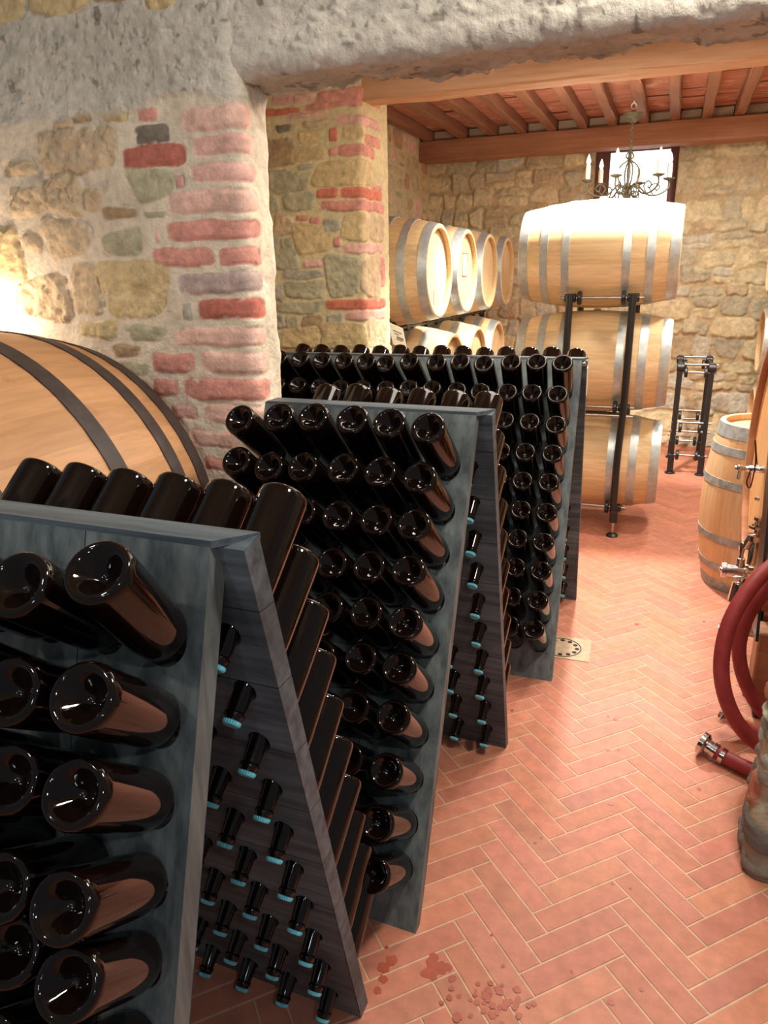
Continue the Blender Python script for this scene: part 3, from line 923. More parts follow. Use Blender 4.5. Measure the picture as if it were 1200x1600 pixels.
# columns (from the right) that can be seen in each row
for _k, _s, _rows in (
        ('near', 'front', {1: [1, 2, 3, 4], 2: [1, 2, 3], 3: [1, 2, 3], 4: [1, 2, 3], 5: [1, 2, 3], 6: [1, 2, 3]}),
        ('near', 'back', {1: [1, 2, 3, 4, 5, 6], 2: [1, 2], 3: [1, 2], 4: [1, 2, 3], 5: [1, 2, 3, 4], 6: [1, 2, 3, 4], 7: [1, 2, 3, 4, 5], 8: [1, 2, 3, 4, 5, 6], 9: [1, 2, 3, 4, 5, 6], 10: [1, 2, 3, 4, 5, 6]}),
        ('mid', 'front', {1: [1, 2, 3, 4, 5, 6], 2: [1, 2, 3, 4, 5, 6], 3: [1, 2, 3, 4, 5, 6], 4: [1, 2, 3, 4, 5, 6], 5: [1, 2, 3, 4, 5], 6: [1, 2, 3, 4, 5], 7: [1, 2, 3, 4], 8: [1, 2, 3, 4], 9: [1, 2, 3], 10: [1, 2]}),
        ('mid', 'back', {1: [1, 2, 3, 4, 5, 6], 2: [1], 3: [1], 4: [1, 2], 5: [1, 2], 6: [1, 2], 7: [1, 2, 3, 6], 8: [1, 2, 3], 9: [1, 2, 3], 10: [1, 2, 3]}),
        ('far', 'front', {1: [1, 2, 3, 4, 5, 6, 7, 8, 9, 10, 11, 12, 13, 14], 2: [1, 2, 3, 4, 5, 6, 7, 8, 9, 10, 11, 12, 13, 14], 3: [1, 2, 3, 4, 5, 6, 7, 8, 9, 10, 11, 12, 13], 4: [1, 2, 3, 4, 5], 5: [1, 2, 3, 4], 6: [1, 2, 3, 4], 7: [1, 2, 3, 4], 8: [1, 2, 3], 9: [1, 2, 3], 10: [1, 2, 3, 12]}),
        ('far', 'back', {1: [1, 2, 3, 4, 5, 6, 7, 8, 9, 10, 11, 12, 13, 14], 2: [1, 2], 3: [1], 4: [1], 5: [1], 6: [1], 7: [1], 8: [1], 9: [1], 10: [1]}),
        ):
    for _i, _js in _rows.items():
        for _j in _js:
            KEEP.add((_k, _s, _i, _j))

def axis_dir(sgn, el, sw):
    return Vector((-math.sin(sw) * math.cos(el), sgn * math.cos(sw) * math.cos(el), math.sin(el)))

proto_bottle = None
def place_bottle(root_m, P, out, label, group):
    global proto_bottle
    base = P + out * PB
    z = -out
    x = Vector((1, 0, 0))
    x = (x - z * x.dot(z)).normalized()
    y = z.cross(x)
    Mt = Matrix((x, y, z)).transposed().to_4x4()
    Mt.translation = base
    if proto_bottle is None:
        o = bpy.data.objects.new('wine_bottle', ME_BOTTLE)
        COL.objects.link(o)
        c = bpy.data.objects.new('crown_cap', ME_CAP)
        COL.objects.link(c)
        c.parent = o
        c['label'] = 'teal crown cap'
        proto_bottle = o
    else:
        o = copy_tree(proto_bottle)
    o.matrix_world = root_m @ Mt
    tag(o, label, 'bottle', group)

BOTTLE_ID = []
def make_rack(key, adj, pose, ncol, s1, s2, th, tt, xoff, word, label, seed):
    rng = random.Random(seed)
    x, y, a = pose
    root = thing('riddling_rack', label, 'bottle rack', (x, y, 0), (0, 0, a), 'hinged riddling racks')
    W = C0 * 2 + DC * (ncol - 1) - (0.02 if ncol == 6 else 0)
    f = link('front_panel', panel_mesh('f', ncol, 10, -1, s1, 0.0, 0.0, C0, th, 'col', seed, W), M_RACK, root)
    r = link('rear_panel', panel_mesh('r', ncol, 10, 1, s2, tt, xoff, C0, th, 'row', seed + 1, W + xoff), M_RACKB, root)
    bm = bmesh.new()
    q = []
    for z in (HT - 0.008, HT + 0.003):
        q.append([bm.verts.new(p) for p in ((-W, -0.002, z), (0.0015, -0.002, z), (xoff + 0.0015, tt + 0.002, z), (-W, tt + 0.002, z))])
    bm.faces.new(q[0][::-1]); bm.faces.new(q[1])
    for k in range(4):
        bm.faces.new((q[0][k], q[0][(k + 1) % 4], q[1][(k + 1) % 4], q[1][k]))
    t = link('top_cap', bm, M_RACKB, root)
    ca = t.data.color_attributes.new('col', 'FLOAT_COLOR', 'POINT')
    ca.data.foreach_set('color', [1.0] * 4 * len(t.data.vertices))
    for hx in (-0.12, -W + 0.12):
        hb = bmesh.new()
        box(hb, (hx - 0.025, tt - 0.006, HT - 0.05), (hx + 0.025, tt + 0.0012, HT - 0.006))
        link('hinge', hb, M_ROD, root)
    if key == 'far':
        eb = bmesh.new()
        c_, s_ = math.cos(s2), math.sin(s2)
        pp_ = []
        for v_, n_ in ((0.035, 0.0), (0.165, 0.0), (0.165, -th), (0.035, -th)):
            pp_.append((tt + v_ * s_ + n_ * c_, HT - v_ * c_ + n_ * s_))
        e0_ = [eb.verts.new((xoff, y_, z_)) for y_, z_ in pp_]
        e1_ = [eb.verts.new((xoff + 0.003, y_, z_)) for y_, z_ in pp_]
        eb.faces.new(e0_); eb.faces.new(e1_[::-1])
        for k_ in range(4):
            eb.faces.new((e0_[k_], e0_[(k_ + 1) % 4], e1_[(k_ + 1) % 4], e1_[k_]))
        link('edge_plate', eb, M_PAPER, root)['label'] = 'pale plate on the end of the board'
        eb = bmesh.new()
        lathe(eb, [(0, -0.004), (0.012, -0.004), (0.012, 0.010), (0.007, 0.014), (0, 0.015)], 16, Matrix.Translation((0.002, 0.02, HT - 0.022)) @ RX)
        link('knob', eb, M_ROD, root, smooth=True, angle=40)
    bpy.context.view_layer.update()
    Mw = Matrix.Translation((x, y, 0)) @ Matrix.Rotation(a, 4, 'Z')
    for side, sgn, sl, yo, xo in (('front', -1, s1, 0.0, 0.0), ('back', 1, s2, tt, xoff)):
        for i in range(1, 11):
            for j in range(1, ncol + 1):
                v = R0 + (i - 1) * DR
                P = Vector((xo - (C0 + (j - 1) * DC), yo + sgn * v * math.sin(sl), HT - v * math.cos(sl)))
                d = ADJ[key].get((i, j)) if side == 'front' else None
                if d is None:
                    d = (rng.uniform(-1.8, 1.8), rng.uniform(-1.6, 1.6) - (10.5 if key == 'near' and side == 'front' else 0))
                if KEEP is not None and (key, side, i, j) not in KEEP:
                    continue
                out = axis_dir(sgn, EL + math.radians(d[0]), math.radians(d[1]))
                colour = 'dark' if side == 'front' else 'brown'
                lab = f'{colour} bottle, {ORD[j]} from right in {ORD[i]} row from top, {side} of {adj}'
                BOTTLE_ID.append((key, side, i, j))
                place_bottle(Mw, P, out, lab, f'bottles in the {side} panel of the {word} rack')
    return root
make_rack('near', 'nearest riddling rack', (-0.573, 0.8086, -0.0138), 6, 0.2845, 0.2486, 0.042, 0.052, 0.046, 'nearest',
          'nearest grey-stained wooden riddling rack, large in the lower left corner', 40)
make_rack('mid', 'middle riddling rack', (-0.4609, 1.8927, -0.0293), 6, SL, math.radians(15.2), 0.034, 0.062, 0.035, 'middle',
          'middle grey riddling rack six bottles wide, beside the brick-edged pier', 50)
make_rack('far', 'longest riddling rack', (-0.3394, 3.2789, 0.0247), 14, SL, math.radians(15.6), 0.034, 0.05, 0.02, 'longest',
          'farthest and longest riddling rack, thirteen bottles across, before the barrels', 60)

# ------------------------------------------------------------------ barrels
def stave_body(L, re, rb, nst, seed, cols, thick=0.026, chime=0.038, power=2.0, per=3, nx=14, gap=0.0012):
    """Staved shell about local X, open between the chimes; one colour per stave."""
    rng = random.Random(seed)
    bm = bmesh.new()
    lay = bm.loops.layers.float_color.new('col')
    rad = lambda x: rb - (rb - re) * abs(2 * x / L) ** power
    xs = [-L / 2 + L * i / nx for i in range(nx + 1)]
    prof = [(-L / 2 + chime, rad(L / 2 - chime) - thick)] + [(-L / 2 + 0.004, re - thick)] + [(-L / 2, re - thick + 0.004), (-L / 2, re - 0.004)] + [(x, rad(x)) for x in xs[1:-1]]
    prof[4:4] = [(-L / 2 + 0.004, re)]
    prof += [(L / 2 - 0.004, re), (L / 2, re - 0.004), (L / 2, re - thick + 0.004), (L / 2 - 0.004, re - thick), (L / 2 - chime, rad(L / 2 - chime) - thick)]
    wts = [rng.uniform(0.75, 1.25) for _ in range(nst)]
    tot = sum(wts)
    a = 0
    for s in range(nst):
        da = wts[s] / tot * 2 * PI
        c = random.Random(seed * 100 + s).choice(cols)
        f = rng.uniform(0.90, 1.08)
        c = (c[0] * f, c[1] * f, c[2] * f, 1)
        ang = [a + da * k / per for k in range(per + 1)]
        grid = []
        for (x, r) in prof:
            row = []
            for k, t in enumerate(ang):
                rr = r - (gap if k in (0, per) and r > re - thick else 0)
                row.append(bm.verts.new((x, rr * math.cos(t), rr * math.sin(t))))
            grid.append(row)
        for g0, g1 in zip(grid, grid[1:]):
            for k in range(per):
                fc = bm.faces.new((g0[k], g0[k + 1], g1[k + 1], g1[k]))
                fc.smooth = True
                for lp in fc.loops:
                    lp[lay] = c
        a += da
    return bm, rad

def head_bm(x, r, sgn, seed, cols, thick=0.02, nb=8, tilt=0.0):
    """Round head made of planks."""
    rng = random.Random(seed)
    bm = bmesh.new()
    lay = bm.loops.layers.float_color.new('col')
    edges = [-r]
    while edges[-1] < r - 0.03:
        edges.append(min(r, edges[-1] + 2 * r / nb * rng.uniform(0.8, 1.2)))
    edges[-1] = r
    ct, sn = math.cos(tilt), math.sin(tilt)
    for a, b in zip(edges, edges[1:]):
        c = rng.choice(cols)
        f = rng.uniform(0.92, 1.06)
        c = (c[0] * f, c[1] * f, c[2] * f, 1)
        n = 6
        for xx, dn in ((x, 0), (x - sgn * thick, 0)):
            lo, hi = [], []
            for i in range(n + 1):
                y = a + 0.0008 + (b - a - 0.0016) * i / n
                zz = math.sqrt(max(0.0, r * r - y * y))
                lo.append(bm.verts.new((xx, y * ct - zz * sn * -1, -zz * ct + y * sn)))
                hi.append(bm.verts.new((xx, y * ct - zz * sn, zz * ct + y * sn)))
            for i in range(n):
                fc = bm.faces.new((lo[i], lo[i + 1], hi[i + 1], hi[i]))
                for lp in fc.loops:
                    lp[lay] = c
    return bm

def hoop_bm(x, w, rad, t=0.003, seg=64, rivet=True):
    bm = bmesh.new()
    r0, r1 = rad(x - w / 2), rad(x + w / 2)
    pr = [(r0 - 0.004, x - w / 2), (r0 + t, x - w / 2), (r1 + t, x + w / 2), (r1 - 0.004, x + w / 2)]
    lathe(bm, pr, seg, RX, closed=True)
    if rivet:
        for dx in (-w * 0.22, w * 0.22):
            rr = (r0 + r1) / 2 + t
            M = Matrix.Translation((x + dx, rr * math.sin(0.7), rr * math.cos(0.7))) @ Matrix.Rotation(-0.7, 4, 'X')
            lathe(bm, [(0.006, -0.001), (0.005, 0.002), (0, 0.003)], 8, M)
    return bm

OAKS = [srgb(219, 191, 148), srgb(214, 185, 140), srgb(224, 197, 156), srgb(211, 182, 138), srgb(217, 188, 146)]
def make_barrel(L=0.95, re=0.283, rb=0.345, hoops=((-0.443, .056), (-0.312, .048), (-0.178, .046), (0.178, .046), (0.312, .048), (0.443, .056)),
                seed=1, cols=OAKS, wood=None, hoopmat=None):
    root = thing('wine_barrel', 'oak barrel', 'barrel')
    bm, rad = stave_body(L, re, rb, 30, seed, cols)
    link('staves', bm, wood or M_OAK, root)
    for s in (-1, 1):
        link('barrel_head', head_bm(s * (L / 2 - 0.036), re - 0.018, s, seed + s + 5, cols), M_HEAD, root, smooth=False)
    for x, wd in hoops:
        link('hoop', hoop_bm(x, wd, rad), hoopmat or M_HOOP, root, smooth=True, angle=35)
    bg = bmesh.new()
    lathe(bg, [(0.024, rb - 0.004), (0.022, rb + 0.012), (0, rb + 0.014)], 16)
    link('bung', bg, M_PAPER, root, smooth=True, angle=40)
    return root
barrel0 = make_barrel()
first_used = [False]
def barrel(loc, label, group, rot=(0, 0, 0), scale=1.0):
    o = copy_tree(barrel0) if first_used[0] else barrel0
    first_used[0] = True
    o.location, o.rotation_euler, o.scale = loc, rot, (scale,) * 3
    return tag(o, label, 'barrel', group)
def child_copy_x(root, name, bm, mat, label=None):
    o = link(name, bm, mat, root)
    if label:
        o['label'] = label
    return o

rr = random.Random(77)
# three-high stack in the middle
STX, STY = -0.455, 5.07
for z, lab in ((1.762, 'oak barrel brightly lit at the top of the three-barrel stack under the chandelier'),
               (1.095, 'oak barrel in the middle of the three-barrel stack, behind black steel posts'),
               (0.440, 'oak barrel at the bottom of the three-barrel stack near the floor')):
    barrel((STX, STY, z), lab, 'barrels stacked three high', (rr.uniform(-.3, .3), 0, rr.uniform(-.01, .01))).scale = (1, 0.945, 0.945)
# left row, upper tier of four and lower tier
ROWX = -1.4 - 0.475
up_lab = ['oak barrel with white label on its head, nearest of upper left row', 'oak barrel with framed paper on its head, second in upper left row',
          'oak barrel, third from the front in the upper left row', 'oak barrel, farthest in the upper left row by the back wall']
UPB = []
for k, Y in enumerate((4.70, 5.40, 6.10, 6.80)):
    UPB.append(barrel((ROWX, Y, 1.675), up_lab[k], 'barrels in the upper left row', (rr.uniform(-.4, .4), 0, 0)))
lo_lab = ['oak barrel, nearest of lower left row, behind the long bottle rack', 'oak barrel, second in the lower left row, just above the bottles',
          'oak barrel, farthest in the lower left row near the barrel stack']
LOB = []
for k, Y in enumerate((5.05, 5.77, 6.49)):
    LOB.append(barrel((ROWX, Y, 0.98), lo_lab[k], 'barrels in the lower left row', (rr.uniform(-.4, .4), 0, 0)))
# papers on the heads (children counter-rotated so that they hang upright)
def head_paper(b, name, mat, w, h, dy, dz, frame=False, lines=0):
    inv = Matrix.Rotation(-b.rotation_euler[0], 4, 'X')
    x = 0.475 - 0.036
    bm = bmesh.new()
    box(bm, (x, dy - w / 2, dz - h / 2), (x + 0.0015, dy + w / 2, dz + h / 2), inv)
    o = link(name, bm, mat, b)
    if lines:
        ln = bmesh.new()
        for i in range(lines):
            z = dz + h / 2 - h * (i + 1) / (lines + 1)
            ww = w * (0.32 if i % 2 else 0.22)
            box(ln, (x + 0.0014, dy - ww, z - h * 0.022), (x + 0.0022, dy + ww, z + h * 0.022), inv)
        link('print', ln, M_INK, o)
    if frame:
        bm = bmesh.new()
        t = 0.006
        for lo, hi in (((dy - w / 2 - t, dz - h / 2 - t), (dy - w / 2, dz + h / 2 + t)), ((dy + w / 2, dz - h / 2 - t), (dy + w / 2 + t, dz + h / 2 + t)),
                       ((dy - w / 2 - t, dz - h / 2 - t), (dy + w / 2 + t, dz - h / 2)), ((dy - w / 2 - t, dz + h / 2), (dy + w / 2 + t, dz + h / 2 + t))):
            box(bm, (x, lo[0], lo[1]), (x + 0.005, hi[0], hi[1]), inv)
        link('paper_frame', bm, M_BEAM, o)
    return o
head_paper(UPB[0], 'paper_label', M_PAPER, 0.085, 0.10, 0.03, 0.055)
head_paper(UPB[1], 'paper_label', M_PAPER, 0.12, 0.15, 0.03, 0.05, True, 4)
head_paper(LOB[0], 'paper_label', M_PAPER, 0.10, 0.12, 0.02, 0.02, True, 3)
bm = bmesh.new()
box(bm, (0.438, -0.032, -0.20), (0.441, -0.027, -0.11), Matrix.Rotation(-UPB[0].rotation_euler[0], 4, 'X'))
link('stencil_mark', bm, M_BLACK, UPB[0])

# upright barrel on the right, and the row of heads at the back right
OLD = make_barrel(L=0.90, re=0.268, rb=0.322, hoops=((-0.420, .060), (-0.315, .042), (-0.150, .042), (0.150, .042), (0.318, .042), (0.415, .066)), seed=9,
                  cols=[srgb(214, 176, 132), srgb(206, 166, 122), srgb(220, 184, 142)], hoopmat=M_OLDHOOP)
OLD.location, OLD.rotation_euler = (0.57, 4.225, 0.4505), (2.6, -PI / 2, 0)
tag(OLD, 'old oak barrel standing upright on the floor beside the big cask', 'barrel')
for z, lab in ((1.725, 'barrel at the right edge above the cask, highest of the back right stack'),
               (1.08, 'barrel head between the highest and lowest of the back right stack'),
               (0.435, 'lowest barrel of the back right stack, behind the upright barrel')):
    barrel((0.68 + 0.475, 7.0, z), lab, 'barrels in the back right stack', (rr.uniform(-.4, .4), 0, 0), 0.92)

# ------------------------------------------------------------------ black steel barrel stands
def post(root, name, p, q, w=0.034, mat=None):
    bm = bmesh.new()
    p, q = Vector(p), Vector(q)
    X, Y, Z = frame_from(q - p)
    M = Matrix((X, Y, Z)).transposed().to_4x4()
    M.translation = p
    box(bm, (-w / 2, -w / 2, 0), (w / 2, w / 2, (q - p).length), M, bevel=0.006, seg=2)
    return link(name, bm, mat or M_BLACK, root)
def round_post(root, name, pts, r, mat=None):
    bm = bmesh.new()
    tube(bm, pts, r, 14)
    return link(name, bm, mat or M_BLACK, root, smooth=True, angle=40)
def disc(root, name, c, r, wd, mat=None):
    bm = bmesh.new()
    lathe(bm, [(0, -wd / 2), (r * 0.86, -wd / 2), (r, -wd / 2 + 0.005), (r, wd / 2 - 0.005), (r * 0.86, wd / 2), (0, wd / 2)], 24, Matrix.Translation(c) @ RX)
    return link(name, bm, mat or M_BLACK, root, smooth=True, angle=35)
def level_foot(root, x, y):
    bm = bmesh.new()
    lathe(bm, [(0, 0), (0.038, 0), (0.040, 0.008), (0.028, 0.020), (0.014, 0.024), (0, 0.024)], 24, Matrix.Translation((x, y, 0)))
    link('foot_pad', bm, M_BLACK, root, smooth=True, angle=40)
    bm = bmesh.new()
    lathe(bm, [(0, 0.022), (0.008, 0.022), (0.008, 0.115), (0, 0.115)], 12, Matrix.Translation((x, y, 0)))
    link('foot_screw', bm, M_STEEL, root, smooth=True, angle=40)
    post(root, 'foot_bracket', (x, y, 0.095), (x, y, 0.175), 0.05)

def cradle(root, x0, x1, yc, zc, R, ycut=0.20, long=0.06):
    """Two rods along X with rollers at their ends that carry a barrel whose axis is at (yc, zc)."""
    rro = 0.042
    dz = math.sqrt((R + rro) ** 2 - ycut ** 2)
    for s in (-1, 1):
        y, z = yc + s * ycut, zc - dz
        round_post(root, 'rod', [(x0 - long, y, z), (x1 + long, y, z)], 0.010, M_ROD)
        for x in (x0 + 0.055, x1 - 0.055):
            disc(root, 'roller', (x, y, z), rro, 0.026)
        for x in (x0, x1):
            disc(root, 'rod_clamp', (x, y, z), 0.026, 0.07)
    return zc - dz
stand = thing('barrel_stand', 'black steel stand of posts and rollers carrying the three-barrel stack', 'barrel stand', (0, 0, 0))
SX0, SX1, SF, SB = -0.592, -0.222, 4.755, 5.385
for zc, z0 in ((0.44, 0.10), (1.095, 0.0), (1.762, 0.0)):
    zr = cradle(stand, SX0, SX1, STY, zc, 0.330, 0.27)
    for yy in (SF, SB):
        ys = STY + (0.27 if yy > STY else -0.27)
        for x in (SX0, SX1):
            post(stand, 'bracket', (x, ys, zr), (x, yy, zr + 0.0), 0.045)
zt = [0.44 - math.sqrt(0.372 ** 2 - 0.27 ** 2), 1.095 - math.sqrt(0.372 ** 2 - 0.27 ** 2), 1.762 - math.sqrt(0.372 ** 2 - 0.27 ** 2)]
for yy, s in ((SF, -1), (SB, 1)):
    for x in (SX0, SX1):
        level_foot(stand, x - 0.005, yy)
        for a, b in ((zt[0], zt[1]), (zt[1], zt[2])):
            o = 0.012 if a == zt[0] else 0.0
            round_post(stand, 'upright', spline([(x - o, yy, a - 0.02), (x - o, yy + s * 0.012, (a + b) / 2), (x, yy, b + 0.02)], 6), 0.022)
    round_post(stand, 'rod', [(SX0 - 0.03, yy, zt[1] - 0.045), (SX1 + 0.06, yy, zt[1] - 0.045)], 0.010, M_ROD)

fr = thing('barrel_stand', 'empty black steel barrel stand at the foot of the back wall', 'barrel stand', (0, 0, 0))
FX0, FX1 = 0.115, 0.355
for yy in (6.55, 7.15):
    for x in (FX0, FX1):
        post(fr, 'upright', (x, yy, 0.16), (x, yy, 0.94), 0.036)
        disc(fr, 'rod_clamp', (x, yy, 0.90), 0.034, 0.06)
        post(fr, 'foot_bracket', (x, yy, 0.02), (x, yy, 0.17), 0.05)
        bm = bmesh.new()
        lathe(bm, [(0, 0), (0.04, 0), (0.042, 0.01), (0.02, 0.024), (0, 0.024)], 16, Matrix.Translation((x, yy, 0)))
        link('foot_pad', bm, M_BLACK, fr, smooth=True, angle=40)
    for z in (0.925, 0.862, 0.445, 0.37, 0.165):
        round_post(fr, 'rod', [(FX0 - 0.02, yy, z), (FX1 + 0.04, yy, z)], 0.009, M_ROD)
    for z in (0.86, 0.40, 0.165):
        for x in (FX0 + 0.045, FX1 - 0.045):
            disc(fr, 'roller', (x, yy, z), 0.042, 0.026)
for x in (FX0, FX1):
    post(fr, 'side_bar', (x, 6.55, 0.90), (x, 7.15, 0.90), 0.03)

lf = thing('barrel_stand', 'black steel stand under the two rows of barrels by the left wall', 'barrel stand', (0, 0, 0))
for x in (ROWX - 0.20, ROWX + 0.20):
    for y in (4.50, 5.06, 5.74, 6.46, 6.98):
        round_post(lf, 'upright', [(x, y - 0.16 if y < 4.6 else y, 0.02), (x, y - 0.16 if y < 4.6 else y, 0.60)], 0.022)
    for z, ys in ((1.325, 4.36), (0.615, 4.30)):
        round_post(lf, 'rail', [(x, ys, z), (x, 7.12, z)], 0.014)
    round_post(lf, 'upright', [(x, 4.36, 0.58), (x, 4.36, 1.37)], 0.024)
    round_post(lf, 'upright', [(x, 7.0, 0.58), (x, 7.0, 1.34)], 0.024)
    for Yb in (4.70, 5.40, 6.10, 6.80):
        for s in (-1, 1):
            disc(lf, 'roller', (x, Yb + s * 0.13, 1.332), 0.036, 0.03)
    for Yb in (5.05, 5.77, 6.49):
        for s in (-1, 1):
            disc(lf, 'roller', (x, Yb + s * 0.13, 0.637), 0.036, 0.03)
    round_post(lf, 'strut', [(x, 4.36, 0.64), (x, 4.66, 1.31)], 0.014)
for z in (0.60, 1.32):
    round_post(lf, 'rod', [(ROWX - 0.24, 4.36, z), (ROWX + 0.26, 4.36, z)], 0.012)

rf = thing('barrel_stand', 'black steel stand holding the back right stack of barrels behind the cask', 'barrel stand', (0, 0, 0))
for x in (0.92, 1.38):
    for y in (6.66, 7.34):
        round_post(rf, 'upright', [(x, y, 0.0), (x, y, 1.45)], 0.020)
for zc in (0.435, 1.08, 1.725):
    cradle(rf, 0.92, 1.38, 7.0, zc, 0.322, 0.24)
# printed card hung on the left stand
cardP = [at_y(606, 503, 4.27), at_y(629, 513, 4.27), at_y(636, 547, 4.27), at_y(614, 538, 4.27)]
c0 = sum(cardP, Vector()) / 4
ux = (cardP[1] - cardP[0]).normalized()
uz = (cardP[0] - cardP[3]).normalized()
un = ux.cross(uz).normalized()
bm = bmesh.new()
fv = [bm.verts.new(p) for p in cardP] + [bm.verts.new(p + un * -0.002) for p in cardP]
bm.faces.new(fv[:4]); bm.faces.new(fv[4:][::-1])
for i in range(4):
    bm.faces.new((fv[i], fv[(i + 1) % 4], fv[4 + (i + 1) % 4], fv[4 + i]))
card = tag(link('card', bm, M_PAPER), 'white printed card leaning on the black stand under the nearest left barrel', 'card')
ln = bmesh.new()
for k, (t, a, b) in enumerate(((0.30, 0.25, 0.85), (0.42, 0.30, 0.62), (0.56, 0.42, 0.90), (0.66, 0.35, 0.80))):
    l0, l1 = cardP[0].lerp(cardP[3], t), cardP[1].lerp(cardP[2], t)
    p, q = l0.lerp(l1, a), l0.lerp(l1, b)
    hh = uz * (0.004 if k != 2 else 0.007)
    off = un * 0.0006
    ln.faces.new([ln.verts.new(p + off - hh), ln.verts.new(q + off - hh), ln.verts.new(q + off + hh), ln.verts.new(p + off + hh)])
link('print', ln, M_INK, card)

# ------------------------------------------------------------------ large cask on the left
CW = [srgb(214, 164, 118), srgb(207, 156, 110), srgb(220, 172, 126), srgb(211, 160, 114)]
def big_cask():
    L, re, rb = 0.96, 0.572, 0.645
    root = thing('large_cask', 'large wooden cask with dark hoops lying by the stone wall on the left', 'cask', (-1.872, 1.405, 0.89), (0, 0, PI / 2))
    bm, rad = stave_body(L, re, rb, 44, 3, CW, thick=0.045, chime=0.06, per=3, nx=18)
    link('staves', bm, M_CASK2, root)
    for s in (-1, 1):
        link('cask_head', head_bm(s * (L / 2 - 0.058), re - 0.04, s, 8 + s, CW, 0.03, 9), M_HEAD, root)
    for x, wd in ((0.440, .066), (0.300, .060), (0.060, .060), (-0.300, .060), (-0.440, .066)):
        o = link('hoop', hoop_bm(x, wd, rad, 0.004, 96), M_DARKHOOP, root, smooth=True, angle=35)
        o['label'] = 'dark hoop'
    for x in (-0.30, 0.30):
        b2 = bmesh.new()
        box(b2, (x - 0.05, -0.46, -0.889), (x + 0.05, 0.46, -0.58))
        k = link('cradle', b2, M_BEAM, root)
    return root
M_CASK2 = material('cask_wood_staves', (0.88, 0.85, 0.82), (1.08, 1.05, 1.03), 4, (1.0, 10, 10), 0.5, bump=0.15, attr='col', spec=0.35, bdist=0.003,
                   dirt=(srgb(164, 104, 66), 7.0, 0.64, 0.78))
big_cask()

